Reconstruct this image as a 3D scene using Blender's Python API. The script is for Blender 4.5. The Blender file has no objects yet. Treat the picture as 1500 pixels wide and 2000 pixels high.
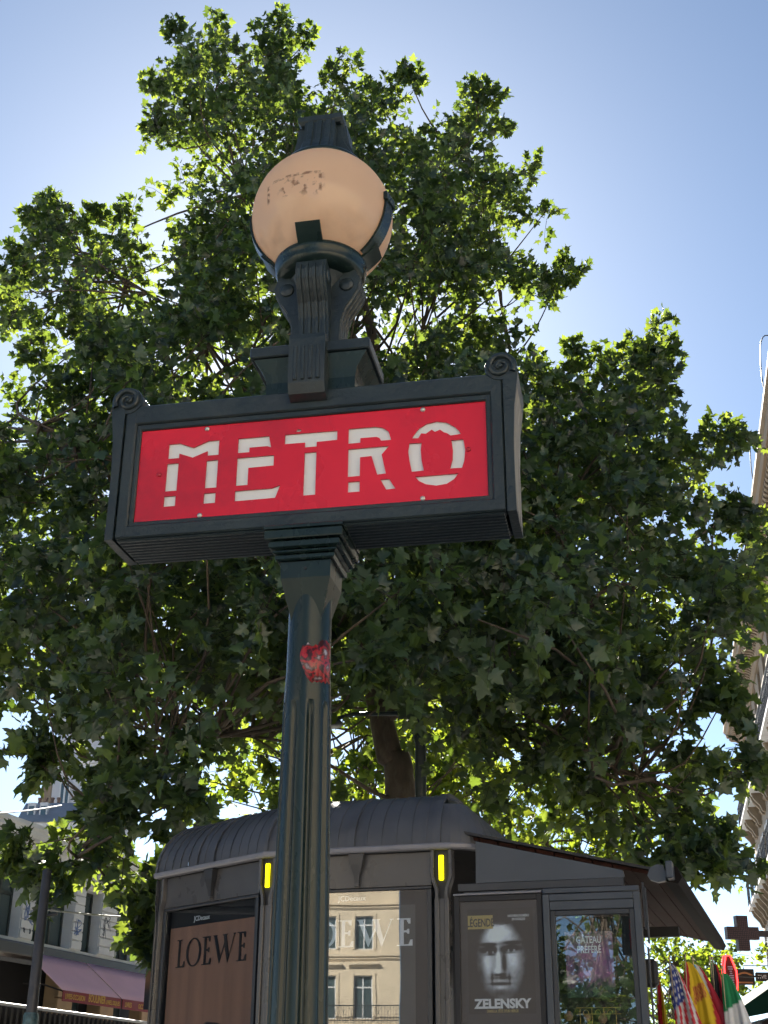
import bpy, math, random
import numpy as np
from mathutils import Vector, Matrix

# ------------------------------------------------------------------ camera, sky, sun, exposure
scn = bpy.context.scene
R = math.radians
FPX, PITCH, ROLL = 2500.0, R(24.5), 0.006          # focal length in pixels of the 1500x2000 photograph
_r0 = np.array([1, 0, 0.]); _u0 = np.array([0, -math.sin(PITCH), math.cos(PITCH)]); FW = np.array([0, math.cos(PITCH), math.sin(PITCH)])
RT = _r0*math.cos(ROLL)+_u0*math.sin(ROLL); UP = -_r0*math.sin(ROLL)+_u0*math.cos(ROLL)
EYE = np.array([0, 0, 1.6])
cd = bpy.data.cameras.new('camera'); cam = bpy.data.objects.new('camera', cd); scn.collection.objects.link(cam)
cd.sensor_fit = 'VERTICAL'; cd.sensor_height = 36.0; cd.lens = 36.0*FPX/2000.0; cd.clip_start = .05; cd.clip_end = 2000
cam.matrix_world = Matrix([[RT[0], UP[0], -FW[0], 0], [RT[1], UP[1], -FW[1], 0], [RT[2], UP[2], -FW[2], 1.6], [0, 0, 0, 1]])
scn.camera = cam

SUN_EL, SUN_AZ = R(33.0), R(-5.0)                  # azimuth from +Y towards +X
w = bpy.data.worlds.new('World'); scn.world = w; w.use_nodes = True
nt = w.node_tree; bg = nt.nodes['Background']
sky = nt.nodes.new('ShaderNodeTexSky'); sky.sky_type = 'NISHITA'; sky.sun_disc = False
sky.sun_elevation = SUN_EL; sky.sun_rotation = SUN_AZ; sky.air_density = .52; sky.dust_density = .23; sky.ozone_density = 2.0
tm = nt.nodes.new('ShaderNodeMix'); tm.data_type = 'RGBA'; tm.blend_type = 'MULTIPLY'; tm.inputs[0].default_value = 1; tm.inputs[7].default_value = (.94, 1.0, .94, 1)
nt.links.new(sky.outputs[0], tm.inputs[6]); nt.links.new(tm.outputs[2], bg.inputs[0]); bg.inputs[1].default_value = .05
sl = bpy.data.lights.new('sun', 'SUN'); so = bpy.data.objects.new('sun', sl); scn.collection.objects.link(so)
sl.energy = 5.0; sl.angle = R(.5); sl.color = (1, .93, .82)
sd = Vector((math.sin(SUN_AZ)*math.cos(SUN_EL), math.cos(SUN_AZ)*math.cos(SUN_EL), math.sin(SUN_EL)))
so.rotation_euler = sd.to_track_quat('Z', 'Y').to_euler()
scn.view_settings.view_transform = 'Standard'; scn.view_settings.look = 'None'
scn.view_settings.gamma = 1; scn.view_settings.use_curve_mapping = False
scn.view_settings.exposure = 2.22
scn.cycles.max_bounces = 6; scn.cycles.transparent_max_bounces = 12; scn.cycles.transmission_bounces = 6; scn.cycles.diffuse_bounces = 3; scn.cycles.adaptive_threshold = .025

# ------------------------------------------------------------------ helpers
COL = scn.collection
def at(u, v, Y):
    """world point on the sight line of photo pixel (u, v) at world depth Y (survey of the photograph)"""
    d = RT*(u-750)/FPX+UP*(1000-v)/FPX+FW
    return EYE+d*(Y/d[1])
def tag(o, label=None, cat=None, group=None, kind=None):
    if label: o['label'] = label
    if cat: o['category'] = cat
    if group: o['group'] = group
    if kind: o['kind'] = kind
    return o
def empty(name, loc, rz=0):
    o = bpy.data.objects.new(name, None); COL.objects.link(o); o.location = loc; o.rotation_euler = (0, 0, rz); o.empty_display_size = .1
    return o
def link(name, me, parent=None, loc=None, rot=None):
    o = bpy.data.objects.new(name, me); COL.objects.link(o); o.parent = parent
    if loc is not None: o.location = loc
    if rot is not None: o.rotation_euler = rot
    return o
class MB:
    def __init__(s): s.v = []; s.f = []; s.sm = []
    def add(s, vs, fs, smooth=False):
        b = len(s.v); s.v += [tuple(map(float, p)) for p in vs]; s.f += [tuple(i+b for i in f) for f in fs]; s.sm += [smooth]*len(fs); return s
    def box(s, x0, x1, y0, y1, z0, z1):
        return s.add([(x0,y0,z0),(x1,y0,z0),(x1,y1,z0),(x0,y1,z0),(x0,y0,z1),(x1,y0,z1),(x1,y1,z1),(x0,y1,z1)],
                     [(0,3,2,1),(4,5,6,7),(0,1,5,4),(1,2,6,5),(2,3,7,6),(3,0,4,7)])
    def bbox(s, x0, x1, y0, y1, z0, z1, b=.004):
        """box with chamfered edges"""
        vs = []; 
        for sx in (0, 1):
            for sy in (0, 1):
                for sz in (0, 1):
                    X = (x0, x1)[sx]; Y = (y0, y1)[sy]; Z = (z0, z1)[sz]; dx, dy, dz = (b, -b)[sx], (b, -b)[sy], (b, -b)[sz]
                    vs += [(X, Y+dy, Z+dz), (X+dx, Y, Z+dz), (X+dx, Y+dy, Z)]
        I = lambda x, y, z, k: (x*4+y*2+z)*3+k
        fs = []
        for k in range(3):
            for e in (0, 1):
                c = [(0,0),(1,0),(1,1),(0,1)]
                q = []
                for a, b_ in c:
                    t = [0,0,0]; t[k] = e; t[(k+1)%3] = a; t[(k+2)%3] = b_; q.append(I(*t, k))
                fs.append(tuple(q if e else q[::-1]))
        for k in range(3):
            a, c = (k+1)%3, (k+2)%3
            for ea in (0, 1):
                for ec in (0, 1):
                    t0 = [0,0,0]; t0[a] = ea; t0[c] = ec; t1 = list(t0); t1[k] = 1
                    q = (I(*t0, a), I(*t1, a), I(*t1, c), I(*t0, c)); fs.append(q if (ea ^ ec) else q[::-1])
        for x in (0, 1):
            for y in (0, 1):
                for z in (0, 1):
                    q = (I(x,y,z,0), I(x,y,z,1), I(x,y,z,2)); fs.append(q if (x+y+z) % 2 else q[::-1])
        return s.add(vs, fs)
    def loft(s, rings, caps=True, smooth=False, closed=True):
        n = len(rings[0]); vs = [p for r in rings for p in r]; fs = []
        for i in range(len(rings)-1):
            for j in range(n if closed else n-1):
                k = (j+1) % n; fs.append((i*n+j, i*n+k, (i+1)*n+k, (i+1)*n+j))
        s.add(vs, fs, smooth)
        if caps and closed:
            s.add(rings[0], [tuple(range(n))[::-1]]); s.add(rings[-1], [tuple(range(n))])
        return s
    def prism(s, poly, f0, f1, smooth=False):
        """poly: 2-D points; f0/f1 map a 2-D point to the two end caps"""
        return s.loft([[f0(*p) for p in poly], [f1(*p) for p in poly]], smooth=smooth)
    def lathe(s, prof, c=(0, 0, 0), n=32, smooth=True):
        return s.loft([[(c[0]+r*math.cos(2*math.pi*j/n), c[1]+r*math.sin(2*math.pi*j/n), c[2]+z) for j in range(n)] for r, z in prof], smooth=smooth)
    def tube(s, pts, rad, n=8, smooth=True, caps=True):
        pts = [Vector(p) for p in pts]; rad = rad if isinstance(rad, (list, tuple)) else [rad]*len(pts); rings = []; ref = None
        for i, p in enumerate(pts):
            t = (pts[min(i+1, len(pts)-1)]-pts[max(i-1, 0)]).normalized()
            if ref is None: ref = t.orthogonal().normalized()
            ref = (ref-t*ref.dot(t)).normalized(); b = t.cross(ref)
            rings.append([tuple(p+(ref*math.cos(2*math.pi*j/n)+b*math.sin(2*math.pi*j/n))*rad[i]) for j in range(n)])
        return s.loft(rings, caps=caps, smooth=smooth)
    def build(s, name, mat, parent=None, loc=None, rot=None):
        me = bpy.data.meshes.new(name); me.from_pydata(s.v, [], s.f); me.polygons.foreach_set('use_smooth', s.sm)
        me.materials.append(mat); me.update()
        return link(name, me, parent, loc, rot)
def sqr(h, z, hy=None): hy = h if hy is None else hy; return [(-h,-hy,z),(h,-hy,z),(h,hy,z),(-h,hy,z)]
def flat_mesh(name, splines, mat, depth=.002, parent=None, M=None):
    """closed 2-D outlines (holes allowed) filled and given thickness, in local x-z with the front at -y"""
    cu = bpy.data.curves.new(name, 'CURVE'); cu.dimensions = '2D'; cu.fill_mode = 'BOTH'; cu.extrude = depth/2
    for pts in splines:
        sp = cu.splines.new('POLY'); sp.points.add(len(pts)-1)
        for q, (x, y) in zip(sp.points, pts): q.co = (x, y, 0, 1)
        sp.use_cyclic_u = True
    return _curve_done(name, cu, mat, parent, M)
def text_mesh(name, body, size, mat, parent, x, y, z, bold=0, sx=1.0, align='LEFT', depth=.002, rot=0):
    cu = bpy.data.curves.new(name, 'FONT'); cu.body = body; cu.size = size; cu.offset = bold; cu.extrude = depth/2; cu.align_x = align; cu.resolution_u = 3
    return _curve_done(name, cu, mat, parent, Matrix.Translation((x, y, z)) @ Matrix.Rotation(rot, 4, 'Y') @ Matrix.Diagonal((sx, 1, 1, 1)))
def _curve_done(name, cu, mat, parent, M):
    tmp = bpy.data.objects.new('tmp', cu); COL.objects.link(tmp)
    dg = bpy.context.evaluated_depsgraph_get(); dg.update()
    me = bpy.data.meshes.new_from_object(tmp.evaluated_get(dg)); me.name = name
    bpy.data.objects.remove(tmp); bpy.data.curves.remove(cu)
    me.transform((M or Matrix.Identity(4)) @ Matrix.Rotation(R(90), 4, 'X'))
    me.materials.clear(); me.materials.append(mat)
    return link(name, me, parent)

# ------------------------------------------------------------------ materials
def mat(name, col, rough=.6, metal=0, spec=.5, var=.0, vscale=8., bump=0., bscale=40., coat=0., stretch=(1, 1, 1), dirt=None, dscale=3., damt=.5, coord='Object'):
    m = bpy.data.materials.new(name); m.use_nodes = True; n = m.node_tree.nodes; l = m.node_tree.links; p = n['Principled BSDF']
    p.inputs['Base Color'].default_value = (*col, 1); p.inputs['Roughness'].default_value = rough; p.inputs['Metallic'].default_value = metal
    p.inputs['Specular IOR Level'].default_value = spec; p.inputs['Coat Weight'].default_value = coat; p.inputs['Coat Roughness'].default_value = .08
    tc = n.new('ShaderNodeTexCoord'); mp = n.new('ShaderNodeMapping'); mp.inputs['Scale'].default_value = stretch; l.new(tc.outputs[coord], mp.inputs[0])
    out = None
    if var:
        a = n.new('ShaderNodeTexNoise'); a.inputs['Scale'].default_value = vscale; a.inputs['Detail'].default_value = 6; l.new(mp.outputs[0], a.inputs[0])
        mr = n.new('ShaderNodeMapRange'); mr.inputs[1].default_value = .3; mr.inputs[2].default_value = .7; mr.inputs[3].default_value = 1-var; mr.inputs[4].default_value = 1+var; l.new(a.outputs[0], mr.inputs[0])
        mx = n.new('ShaderNodeMix'); mx.data_type = 'RGBA'; mx.blend_type = 'MULTIPLY'; mx.inputs[0].default_value = 1; mx.inputs[6].default_value = (*col, 1)
        l.new(mr.outputs[0], mx.inputs[7]); out = mx.outputs[2]
        rr = n.new('ShaderNodeMapRange'); rr.inputs[3].default_value = max(.02, rough*.75); rr.inputs[4].default_value = min(1, rough*1.3); l.new(a.outputs[0], rr.inputs[0]); l.new(rr.outputs[0], p.inputs['Roughness'])
    if dirt:
        a = n.new('ShaderNodeTexNoise'); a.inputs['Scale'].default_value = dscale; a.inputs['Detail'].default_value = 9; a.inputs['Roughness'].default_value = .7; l.new(mp.outputs[0], a.inputs[0])
        cr = n.new('ShaderNodeMapRange'); cr.inputs[1].default_value = .52; cr.inputs[2].default_value = .72; cr.inputs[4].default_value = damt; l.new(a.outputs[0], cr.inputs[0])
        mx = n.new('ShaderNodeMix'); mx.data_type = 'RGBA'; l.new(cr.outputs[0], mx.inputs[0]); mx.inputs[7].default_value = (*dirt, 1)
        if out: l.new(out, mx.inputs[6])
        else: mx.inputs[6].default_value = (*col, 1)
        out = mx.outputs[2]
    if out: l.new(out, p.inputs['Base Color'])
    if bump:
        b = n.new('ShaderNodeTexNoise'); b.inputs['Scale'].default_value = bscale; b.inputs['Detail'].default_value = 5; l.new(mp.outputs[0], b.inputs[0])
        bn = n.new('ShaderNodeBump'); bn.inputs['Strength'].default_value = bump; bn.inputs['Distance'].default_value = .01; l.new(b.outputs[0], bn.inputs['Height']); l.new(bn.outputs[0], p.inputs['Normal'])
    return m
def translucent(name, col, tcol, mix=.5, var=.2, vscale=3., gloss=.06, grough=.35, island=False):
    m = bpy.data.materials.new(name); m.use_nodes = True; n = m.node_tree.nodes; l = m.node_tree.links; n.remove(n['Principled BSDF']); o = n['Material Output']
    d = n.new('ShaderNodeBsdfDiffuse'); t = n.new('ShaderNodeBsdfTranslucent'); g = n.new('ShaderNodeBsdfGlossy'); g.inputs['Roughness'].default_value = grough
    if island: src = n.new('ShaderNodeNewGeometry').outputs['Random Per Island']
    else:
        tc = n.new('ShaderNodeTexCoord'); a = n.new('ShaderNodeTexNoise'); a.inputs['Scale'].default_value = vscale; a.inputs['Detail'].default_value = 6; l.new(tc.outputs['Object'], a.inputs[0]); src = a.outputs[0]
    for sh, c in ((d, col), (t, tcol)):
        hs = n.new('ShaderNodeHueSaturation'); hs.inputs['Color'].default_value = (*c, 1)
        mr = n.new('ShaderNodeMapRange'); mr.inputs[3].default_value = 1-var; mr.inputs[4].default_value = 1+var; l.new(src, mr.inputs[0]); l.new(mr.outputs[0], hs.inputs['Value'])
        if island:
            mh = n.new('ShaderNodeMapRange'); mh.inputs[3].default_value = .515; mh.inputs[4].default_value = .475; l.new(src, mh.inputs[0]); l.new(mh.outputs[0], hs.inputs['Hue'])
        l.new(hs.outputs[0], sh.inputs[0])
    a = n.new('ShaderNodeMixShader'); a.inputs[0].default_value = mix; l.new(d.outputs[0], a.inputs[1]); l.new(t.outputs[0], a.inputs[2])
    if gloss <= 0:
        n.remove(g); l.new(a.outputs[0], o.inputs[0]); return m
    b = n.new('ShaderNodeMixShader'); b.inputs[0].default_value = gloss; l.new(a.outputs[0], b.inputs[1]); l.new(g.outputs[0], b.inputs[2]); l.new(b.outputs[0], o.inputs[0])
    return m
def glass(name, ior=1.9, tint=(.9, .93, .95), wav=.0, wscale=2.):
    """a single clear sheet: see-through with a Fresnel mirror reflection"""
    m = bpy.data.materials.new(name); m.use_nodes = True; n = m.node_tree.nodes; l = m.node_tree.links; n.remove(n['Principled BSDF']); o = n['Material Output']
    t = n.new('ShaderNodeBsdfTransparent'); t.inputs[0].default_value = (*tint, 1); g = n.new('ShaderNodeBsdfGlossy'); g.inputs['Roughness'].default_value = .0
    lw = n.new('ShaderNodeLayerWeight'); pw = n.new('ShaderNodeMath'); pw.operation = 'POWER'; pw.inputs[1].default_value = 5; l.new(lw.outputs['Facing'], pw.inputs[0])
    fr = n.new('ShaderNodeMapRange'); fr.inputs[3].default_value = ((ior-1)/(ior+1))**2; l.new(pw.outputs[0], fr.inputs[0]); a = n.new('ShaderNodeMixShader')
    l.new(fr.outputs[0], a.inputs[0]); l.new(t.outputs[0], a.inputs[1]); l.new(g.outputs[0], a.inputs[2]); l.new(a.outputs[0], o.inputs[0])
    if wav:
        tc = n.new('ShaderNodeTexCoord'); b = n.new('ShaderNodeTexNoise'); b.inputs['Scale'].default_value = wscale; b.inputs['Detail'].default_value = 1; l.new(tc.outputs['Object'], b.inputs[0])
        bn = n.new('ShaderNodeBump'); bn.inputs['Strength'].default_value = wav; bn.inputs['Distance'].default_value = .01; l.new(b.outputs[0], bn.inputs['Height']); l.new(bn.outputs[0], g.inputs['Normal']); l.new(bn.outputs[0], lw.inputs['Normal'])
    return m
def emit(name, col, s):
    m = bpy.data.materials.new(name); m.use_nodes = True; p = m.node_tree.nodes['Principled BSDF']
    p.inputs['Base Color'].default_value = (*col, 1); p.inputs['Emission Color'].default_value = (*col, 1); p.inputs['Emission Strength'].default_value = s
    return m
def vcol_mat(name, rough=.45, attr='print'):
    m = bpy.data.materials.new(name); m.use_nodes = True; n = m.node_tree.nodes; a = n.new('ShaderNodeAttribute'); a.attribute_name = attr
    m.node_tree.links.new(a.outputs[0], n['Principled BSDF'].inputs['Base Color']); n['Principled BSDF'].inputs['Roughness'].default_value = rough
    return m

IRON = mat('green_black_gloss_paint', (.012, .024, .021), .27, spec=.36, var=.18, vscale=14, bump=.10, bscale=9, stretch=(1, 1, .35), dirt=(.05, .055, .045), dscale=6, damt=.25)
IRONM = mat('green_black_dull_paint', (.019, .029, .031), .40, var=.25, vscale=9, bump=.25, bscale=60, dirt=(.05, .055, .055), dscale=5, damt=.45)
BARE = mat('weathered_bare_edge', (.30, .27, .22), .8, var=.4, vscale=10, bump=.5, bscale=30, stretch=(6, 6, 1), dirt=(.02, .03, .03), dscale=2, damt=.9)
REDP = mat('red_enamel', (.66, .016, .032), .26, var=.10, vscale=3, bump=.05, bscale=7, dirt=(.30, .02, .03), dscale=2.6, damt=.6)
WHITEP = translucent('white_acrylic', (.86, .87, .86), (.92, .84, .68), .16, .04, 5, .05, .2)
RIVET = mat('pale_screw_head', (.6, .6, .57), .35, metal=.6, var=.2, vscale=60)
REDSCREW = mat('red_screw_head', (.45, .01, .03), .3)
GLOBE = translucent('peach_opal_globe', (.93, .67, .48), (.97, .72, .50), .50, .08, 2.5, .035, .16)
KMETAL = mat('kiosk_dark_grey_metal', (.032, .032, .035), .34, var=.12, vscale=5, bump=.04, bscale=120)
KROOF = mat('kiosk_roof_zinc_grey', (.062, .064, .070), .5, metal=.0, var=.2, vscale=6, bump=.08, bscale=30, dirt=(.085, .085, .085), dscale=7, damt=.35)
KTRIM = mat('kiosk_pale_trim', (.19, .185, .20), .38, var=.1, vscale=10)
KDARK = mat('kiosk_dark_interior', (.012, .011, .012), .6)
KPOST = mat('kiosk_brown_grey_post', (.066, .062, .061), .28, var=.1, vscale=6)
KBLUE = mat('kiosk_blue_grey_panel', (.050, .057, .068), .36, var=.15, vscale=2.5)
WOOD = mat('red_brown_slat_wood', (.034, .012, .008), .8, spec=.15, var=.35, vscale=5, stretch=(1, 12, 1), bump=.15, bscale=20)
YELLOW = emit('yellow_light_strip', (.95, .85, .0), 1.3)
GLASS = glass('kiosk_glass', 2.05, wav=.03, wscale=2.2)
WGLASS = mat('window_glass_dark', (.012, .016, .018), .03, spec=.9)
WHITEL = mat('white_print', (.75, .76, .78), .5)
BARK = mat('plane_bark', (.085, .062, .044), .9, var=.45, vscale=7, bump=.6, bscale=18, stretch=(1, 1, .5), dirt=(.16, .14, .105), dscale=5, damt=.7)
TWIGM = mat('twig_bark', (.035, .027, .02), .9, var=.3, vscale=9)
LEAF_SUNNY = translucent('sunlit_far_leaf', (.045, .085, .030), (.24, .33, .022), .50, .45, gloss=.03, grough=.4, island=True)  # brighter, yellower copy of the plane leaf: sunlight put into the colour
LEAF = translucent('plane_leaf', (.038, .070, .044), (.17, .25, .026), .48, .55, gloss=.05, grough=.4, island=True)

# ------------------------------------------------------------------ setting: ground
def ground():
    m = MB(); m.add([(-900,-900,0),(900,-900,0),(900,1500,0),(-900,1500,0)], [(0,1,2,3)])
    tag(m.build('ground', mat('asphalt_paving', (.20, .195, .185), .85, var=.25, vscale=.6, bump=.3, bscale=12, coord='Object')), kind='structure')
    # a wide pale pavement with a real kerb, on which the sign, the kiosk and the trees stand
    m = MB(); a = R(16); t = np.array([math.sin(a), math.cos(a)]); n = np.array([math.cos(a), -math.sin(a)])
    P = [t*-14-n*4.2, t*-14+n*8.4, t*60+n*8.4, t*60-n*4.2]
    m.prism([tuple(p) for p in P], lambda x, y: (x, y, .004), lambda x, y: (x, y, .13))
    tag(m.build('pavement', mat('pavement_slabs', (.24, .232, .22), .8, var=.15, vscale=1.5, bump=.2, bscale=20)), kind='structure')
ground()

# ------------------------------------------------------------------ the metro sign
PAV = .13
def globe_material():
    m = GLOBE; n = m.node_tree.nodes; l = m.node_tree.links
    tc = n.new('ShaderNodeTexCoord'); sx = n.new('ShaderNodeSeparateXYZ'); l.new(tc.outputs['Object'], sx.inputs[0])
    def band(out, lo, hi, soft):
        a = n.new('ShaderNodeMapRange'); a.inputs[1].default_value = lo; a.inputs[2].default_value = lo+soft; l.new(out, a.inputs[0])
        b = n.new('ShaderNodeMapRange'); b.inputs[1].default_value = hi; b.inputs[2].default_value = hi-soft; l.new(out, b.inputs[0])
        c = n.new('ShaderNodeMath'); c.operation = 'MULTIPLY'; l.new(a.outputs[0], c.inputs[0]); l.new(b.outputs[0], c.inputs[1]); return c.outputs[0]
    def mul(a, b):
        c = n.new('ShaderNodeMath'); c.operation = 'MULTIPLY'; l.new(a, c.inputs[0]); l.new(b, c.inputs[1]); return c.outputs[0]
    def mx(a, b):
        c = n.new('ShaderNodeMath'); c.operation = 'MAXIMUM'; l.new(a, c.inputs[0]); l.new(b, c.inputs[1]); return c.outputs[0]
    ns = n.new('ShaderNodeTexNoise'); ns.inputs['Scale'].default_value = 55; ns.inputs['Detail'].default_value = 4; l.new(tc.outputs['Object'], ns.inputs[0])
    th = n.new('ShaderNodeMapRange'); th.inputs[1].default_value = .55; th.inputs[2].default_value = .66; l.new(ns.outputs[0], th.inputs[0])
    th2 = n.new('ShaderNodeMapRange'); th2.inputs[1].default_value = .44; th2.inputs[2].default_value = .56; l.new(ns.outputs[0], th2.inputs[0])
    X, Y, Z = sx.outputs
    front = n.new('ShaderNodeMath'); front.operation = 'LESS_THAN'; front.inputs[1].default_value = 0; l.new(Y, front.inputs[0])
    blob = mul(mul(band(X, -.085, .055, .02), band(Z, -.062, .012, .02)), th.outputs[0])
    lines = mx(mx(mul(band(Z, .004, .016, .003), band(X, -.11, .05, .01)), mul(band(X, -.118, -.106, .004), band(Z, -.05, .012, .01))), mul(band(X, .034, .046, .004), band(Z, -.05, .012, .01)))
    mask = mul(mx(blob, mul(lines, th2.outputs[0])), front.outputs[0])
    # grime low on the globe
    gz = n.new('ShaderNodeMapRange'); gz.inputs[1].default_value = -.06; gz.inputs[2].default_value = -.17; l.new(Z, gz.inputs[0])
    n2 = n.new('ShaderNodeTexNoise'); n2.inputs['Scale'].default_value = 16; n2.inputs['Detail'].default_value = 8; l.new(tc.outputs['Object'], n2.inputs[0])
    t2 = n.new('ShaderNodeMapRange'); t2.inputs[1].default_value = .5; t2.inputs[2].default_value = .75; t2.inputs[4].default_value = .4; l.new(n2.outputs[0], t2.inputs[0])
    mask = mx(mask, mul(gz.outputs[0], t2.outputs[0]))
    fin = n['Material Output'].inputs[0].links[0].from_socket
    d = n.new('ShaderNodeBsdfDiffuse'); d.inputs[0].default_value = (.16, .075, .05, 1)
    a = n.new('ShaderNodeMixShader'); l.new(mul(mask, mul_const(n, l, mask)), a.inputs[0]); l.new(fin, a.inputs[1]); l.new(d.outputs[0], a.inputs[2]); l.new(a.outputs[0], n['Material Output'].inputs[0])
def mul_const(n, l, s):
    c = n.new('ShaderNodeValue'); c.outputs[0].default_value = .75; return c.outputs[0]
LETTERS = [
 [[(-375,87),(-346,87),(-308,71),(-268,87),(-239,87),(-239,44),(-269,44),(-269,57),(-308,42),(-345,57),(-345,44),(-375,44)],[(-376,30),(-345,30),(-345,-49),(-376,-49)],[(-270,30),(-239,30),(-239,-49),(-270,-49)],[(-377,-63),(-346,-63),(-346,-92),(-377,-92)],[(-271,-63),(-240,-63),(-240,-92),(-271,-92)]],
 [[(-188,86),(-106,86),(-100,53),(-110,57),(-157,57),(-157,44),(-188,44)],[(-188,30),(-91,30),(-91,0),(-157,-1),(-157,-49),(-188,-49)],[(-189,-63),(-93,-63),(-71,-56),(-83,-91),(-189,-92)]],
 [[(-64,86),(73,85),(73,58),(20,57),(20,44),(-11,44),(-11,58),(-64,58)],[(-11,29),(20,29),(20,-91),(-11,-91)],[(-37,91),(-31,99),(-20,96),(-24,90.5)]],
 [[(102,87),(171,86.5),(190,82),(205,70),(212,45),(186,45),(182,53),(174,57),(133,57),(133,44),(102,44)],[(102,29),(207,29),(198,18),(188,6),(199,-48),(177,-49),(162,4),(133,3),(133,-49),(102,-49)],[(103,-63),(133,-63),(133,-92),(103,-92)],[(185,-63),(207,-63),(223,-91),(200,-92)]],
 [[(264,44),(270,55),(283,71),(302,82),(327,86.5),(353,81),(374,66),(383,55),(388,45),(362,43),(354,50),(345,54),(336,62),(323,57),(315,64),(300,54),(288,56),(281,43)],[(258,31),(289,30),(287,9),(289,-20),(294,-48),(264,-49),(258,-17),(255,8)],[(364,30),(394,30),(398,-1),(395,-30),(389,-49),(359,-48),(366,-23),(367,2)],[(272,-63),(380,-63),(369,-78),(351,-89),(325,-92),(299,-86),(282,-76)]]]
def metro_sign():
    T = empty('metro_sign', (-.0605*2.95, 2.95, PAV), R(-11)); T['label'] = 'green iron lamp post carrying the red METRO sign board and peach globe'; T['category'] = 'metro sign'
    Z0 = -PAV
    def B(m, name, mt, par=T): 
        for i, v in enumerate(m.v): m.v[i] = (v[0], v[1], v[2]+Z0-.026*min(1, max(0, (v[2]-3.40)/.26)))
        return m.build(name, mt, par)
    # post: smooth upper collar, then a fluted shaft
    rad = lambda z: .053+(2.68-z)*.0115
    N = 144; rings = []
    zs = [.62, .8, 1.2, 1.6, 2.0, 2.3, 2.40, 2.425, 2.437, 2.44]
    for z in zs:
        fl = 1 if z < 2.42 else max(0, (2.44-z)/.02)
        ring = []
        for j in range(N):
            a = 2*math.pi*j/N; q = (a/(2*math.pi)*9+.2) % 1
            g = 0
            if abs(q-.5) < .20: g = .009*math.cos((q-.5)/.20*math.pi/2)**.6
            elif abs(q-.5) < .30: g = .0
            r = rad(z)*1.0+.0015-g*fl
            ring.append((r*math.cos(a), r*math.sin(a), z))
        rings.append(ring)
    m = MB(); m.loft(rings, smooth=True); post = B(m, 'post', IRON)
    m = MB(); m.lathe([(rad(2.44)+.0005, 2.44), (rad(2.445)+.0008, 2.446), (.0535, 2.52), (.0525, 2.66), (.052, 2.78)], n=48); B(m, 'collar', IRON)
    m = MB(); m.loft([sqr(.17, .13), sqr(.17, .40), sqr(.15, .45), sqr(.12, .48), sqr(.115, .60), sqr(.085, .64)]); B(m, 'base', IRON)
    # capital: block that tapers down on to the round collar, moulded slabs above
    m = MB(); m.loft([sqr(.036, 2.635), sqr(.062, 2.742), sqr(.063, 2.784)]); cap = B(m, 'capital', IRON)
    m = MB(); m.lathe([(.004, 0), (.004, .004)], n=10); hole = m.build('screw_hole', KDARK, cap, (0.0, -.0605, 2.765+Z0), (R(90), 0, 0))
    for h0, h1, z0, z1 in ((.070, .074, 2.786, 2.800), (.074, .080, 2.802, 2.811), (.080, .088, 2.813, 2.832), (.096, .097, 2.834, 2.858), (.099, .099, 2.860, 2.8705)):
        m = MB(); m.loft([sqr(h0, z0), sqr(h1, z0+.003), sqr(h1, z1-.003), sqr(h1-.003, z1)]); B(m, 'moulding', IRON)
    # sticker remains wrapped round the collar
    sm = bpy.data.materials.new('torn_sticker'); sm.use_nodes = True; n = sm.node_tree.nodes; l = sm.node_tree.links
    tc = n.new('ShaderNodeTexCoord'); ns = n.new('ShaderNodeTexNoise'); ns.inputs['Scale'].default_value = 42; ns.inputs['Detail'].default_value = 6; l.new(tc.outputs['Object'], ns.inputs[0])
    cr = n.new('ShaderNodeValToRGB'); e = cr.color_ramp.elements; e[0].position = .40; e[0].color = (.05, .016, .016, 1); e[1].position = .68; e[1].color = (.45, .42, .46, 1)
    for ps, c in ((.46, (.42, .02, .03, 1)), (.52, (.30, .05, .04, 1)), (.55, (.06, .03, .03, 1)), (.60, (.22, .15, .15, 1))): q = cr.color_ramp.elements.new(ps); q.color = c
    l.new(ns.outputs[0], cr.inputs[0]); l.new(cr.outputs[0], n['Principled BSDF'].inputs['Base Color']); n['Principled BSDF'].inputs['Roughness'].default_value = .3
    m = MB(); G = 14; r = .0555
    top = [2.520, 2.541, 2.538, 2.546, 2.540, 2.536, 2.543, 2.539, 2.552, 2.556, 2.554, 2.557, 2.553, 2.555, 2.552]; bot = [2.505, 2.488, 2.472, 2.460, 2.452, 2.447, 2.452, 2.4487, 2.453, 2.449, 2.455, 2.4495, 2.456, 2.451, 2.455]
    ring = []
    for i in range(G+1):
        a = R(-98+i*6.3); ring.append([(r*math.cos(a), r*math.sin(a), z) for z in (bot[i], (bot[i]+top[i])/2, top[i])]+[((r-.001)*math.cos(a), (r-.001)*math.sin(a), top[i]), ((r-.001)*math.cos(a), (r-.001)*math.sin(a), bot[i])])
    m.loft(ring, smooth=True); B(m, 'sticker', sm).location.z = .032
    # sign box
    W, H0, H1, D = .497, 2.872, 3.252, .081
    m = MB(); m.box(-W+.012, W-.012, -D+.037, D-.037, H0+.001, H0+.012); B(m, 'bottom_board', mat('white_lining', (.7, .7, .68), .6))
    for sgn in (-1, 1):                                      # front and back frames with stepped inner moulding
        y = lambda a, b: (sgn*a, sgn*b) if sgn*a < sgn*b else (sgn*b, sgn*a)
        m = MB()
        a, b = y(D-.036, D)
        m.bbox(-W, W, a, b, H0, 2.907, .004); m.bbox(-W, W, a, b, 3.197, H1, .004)
        m.bbox(-W+.001, -.464, a-.0005, b+.0005, H0+.001, H1-.001, .004); m.bbox(.464, W-.001, a-.0005, b+.0005, H0+.001, H1-.001, .004)
        B(m, 'frame', IRONM)
        m = MB(); a, b = y(D-.034, D-.007)
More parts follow.
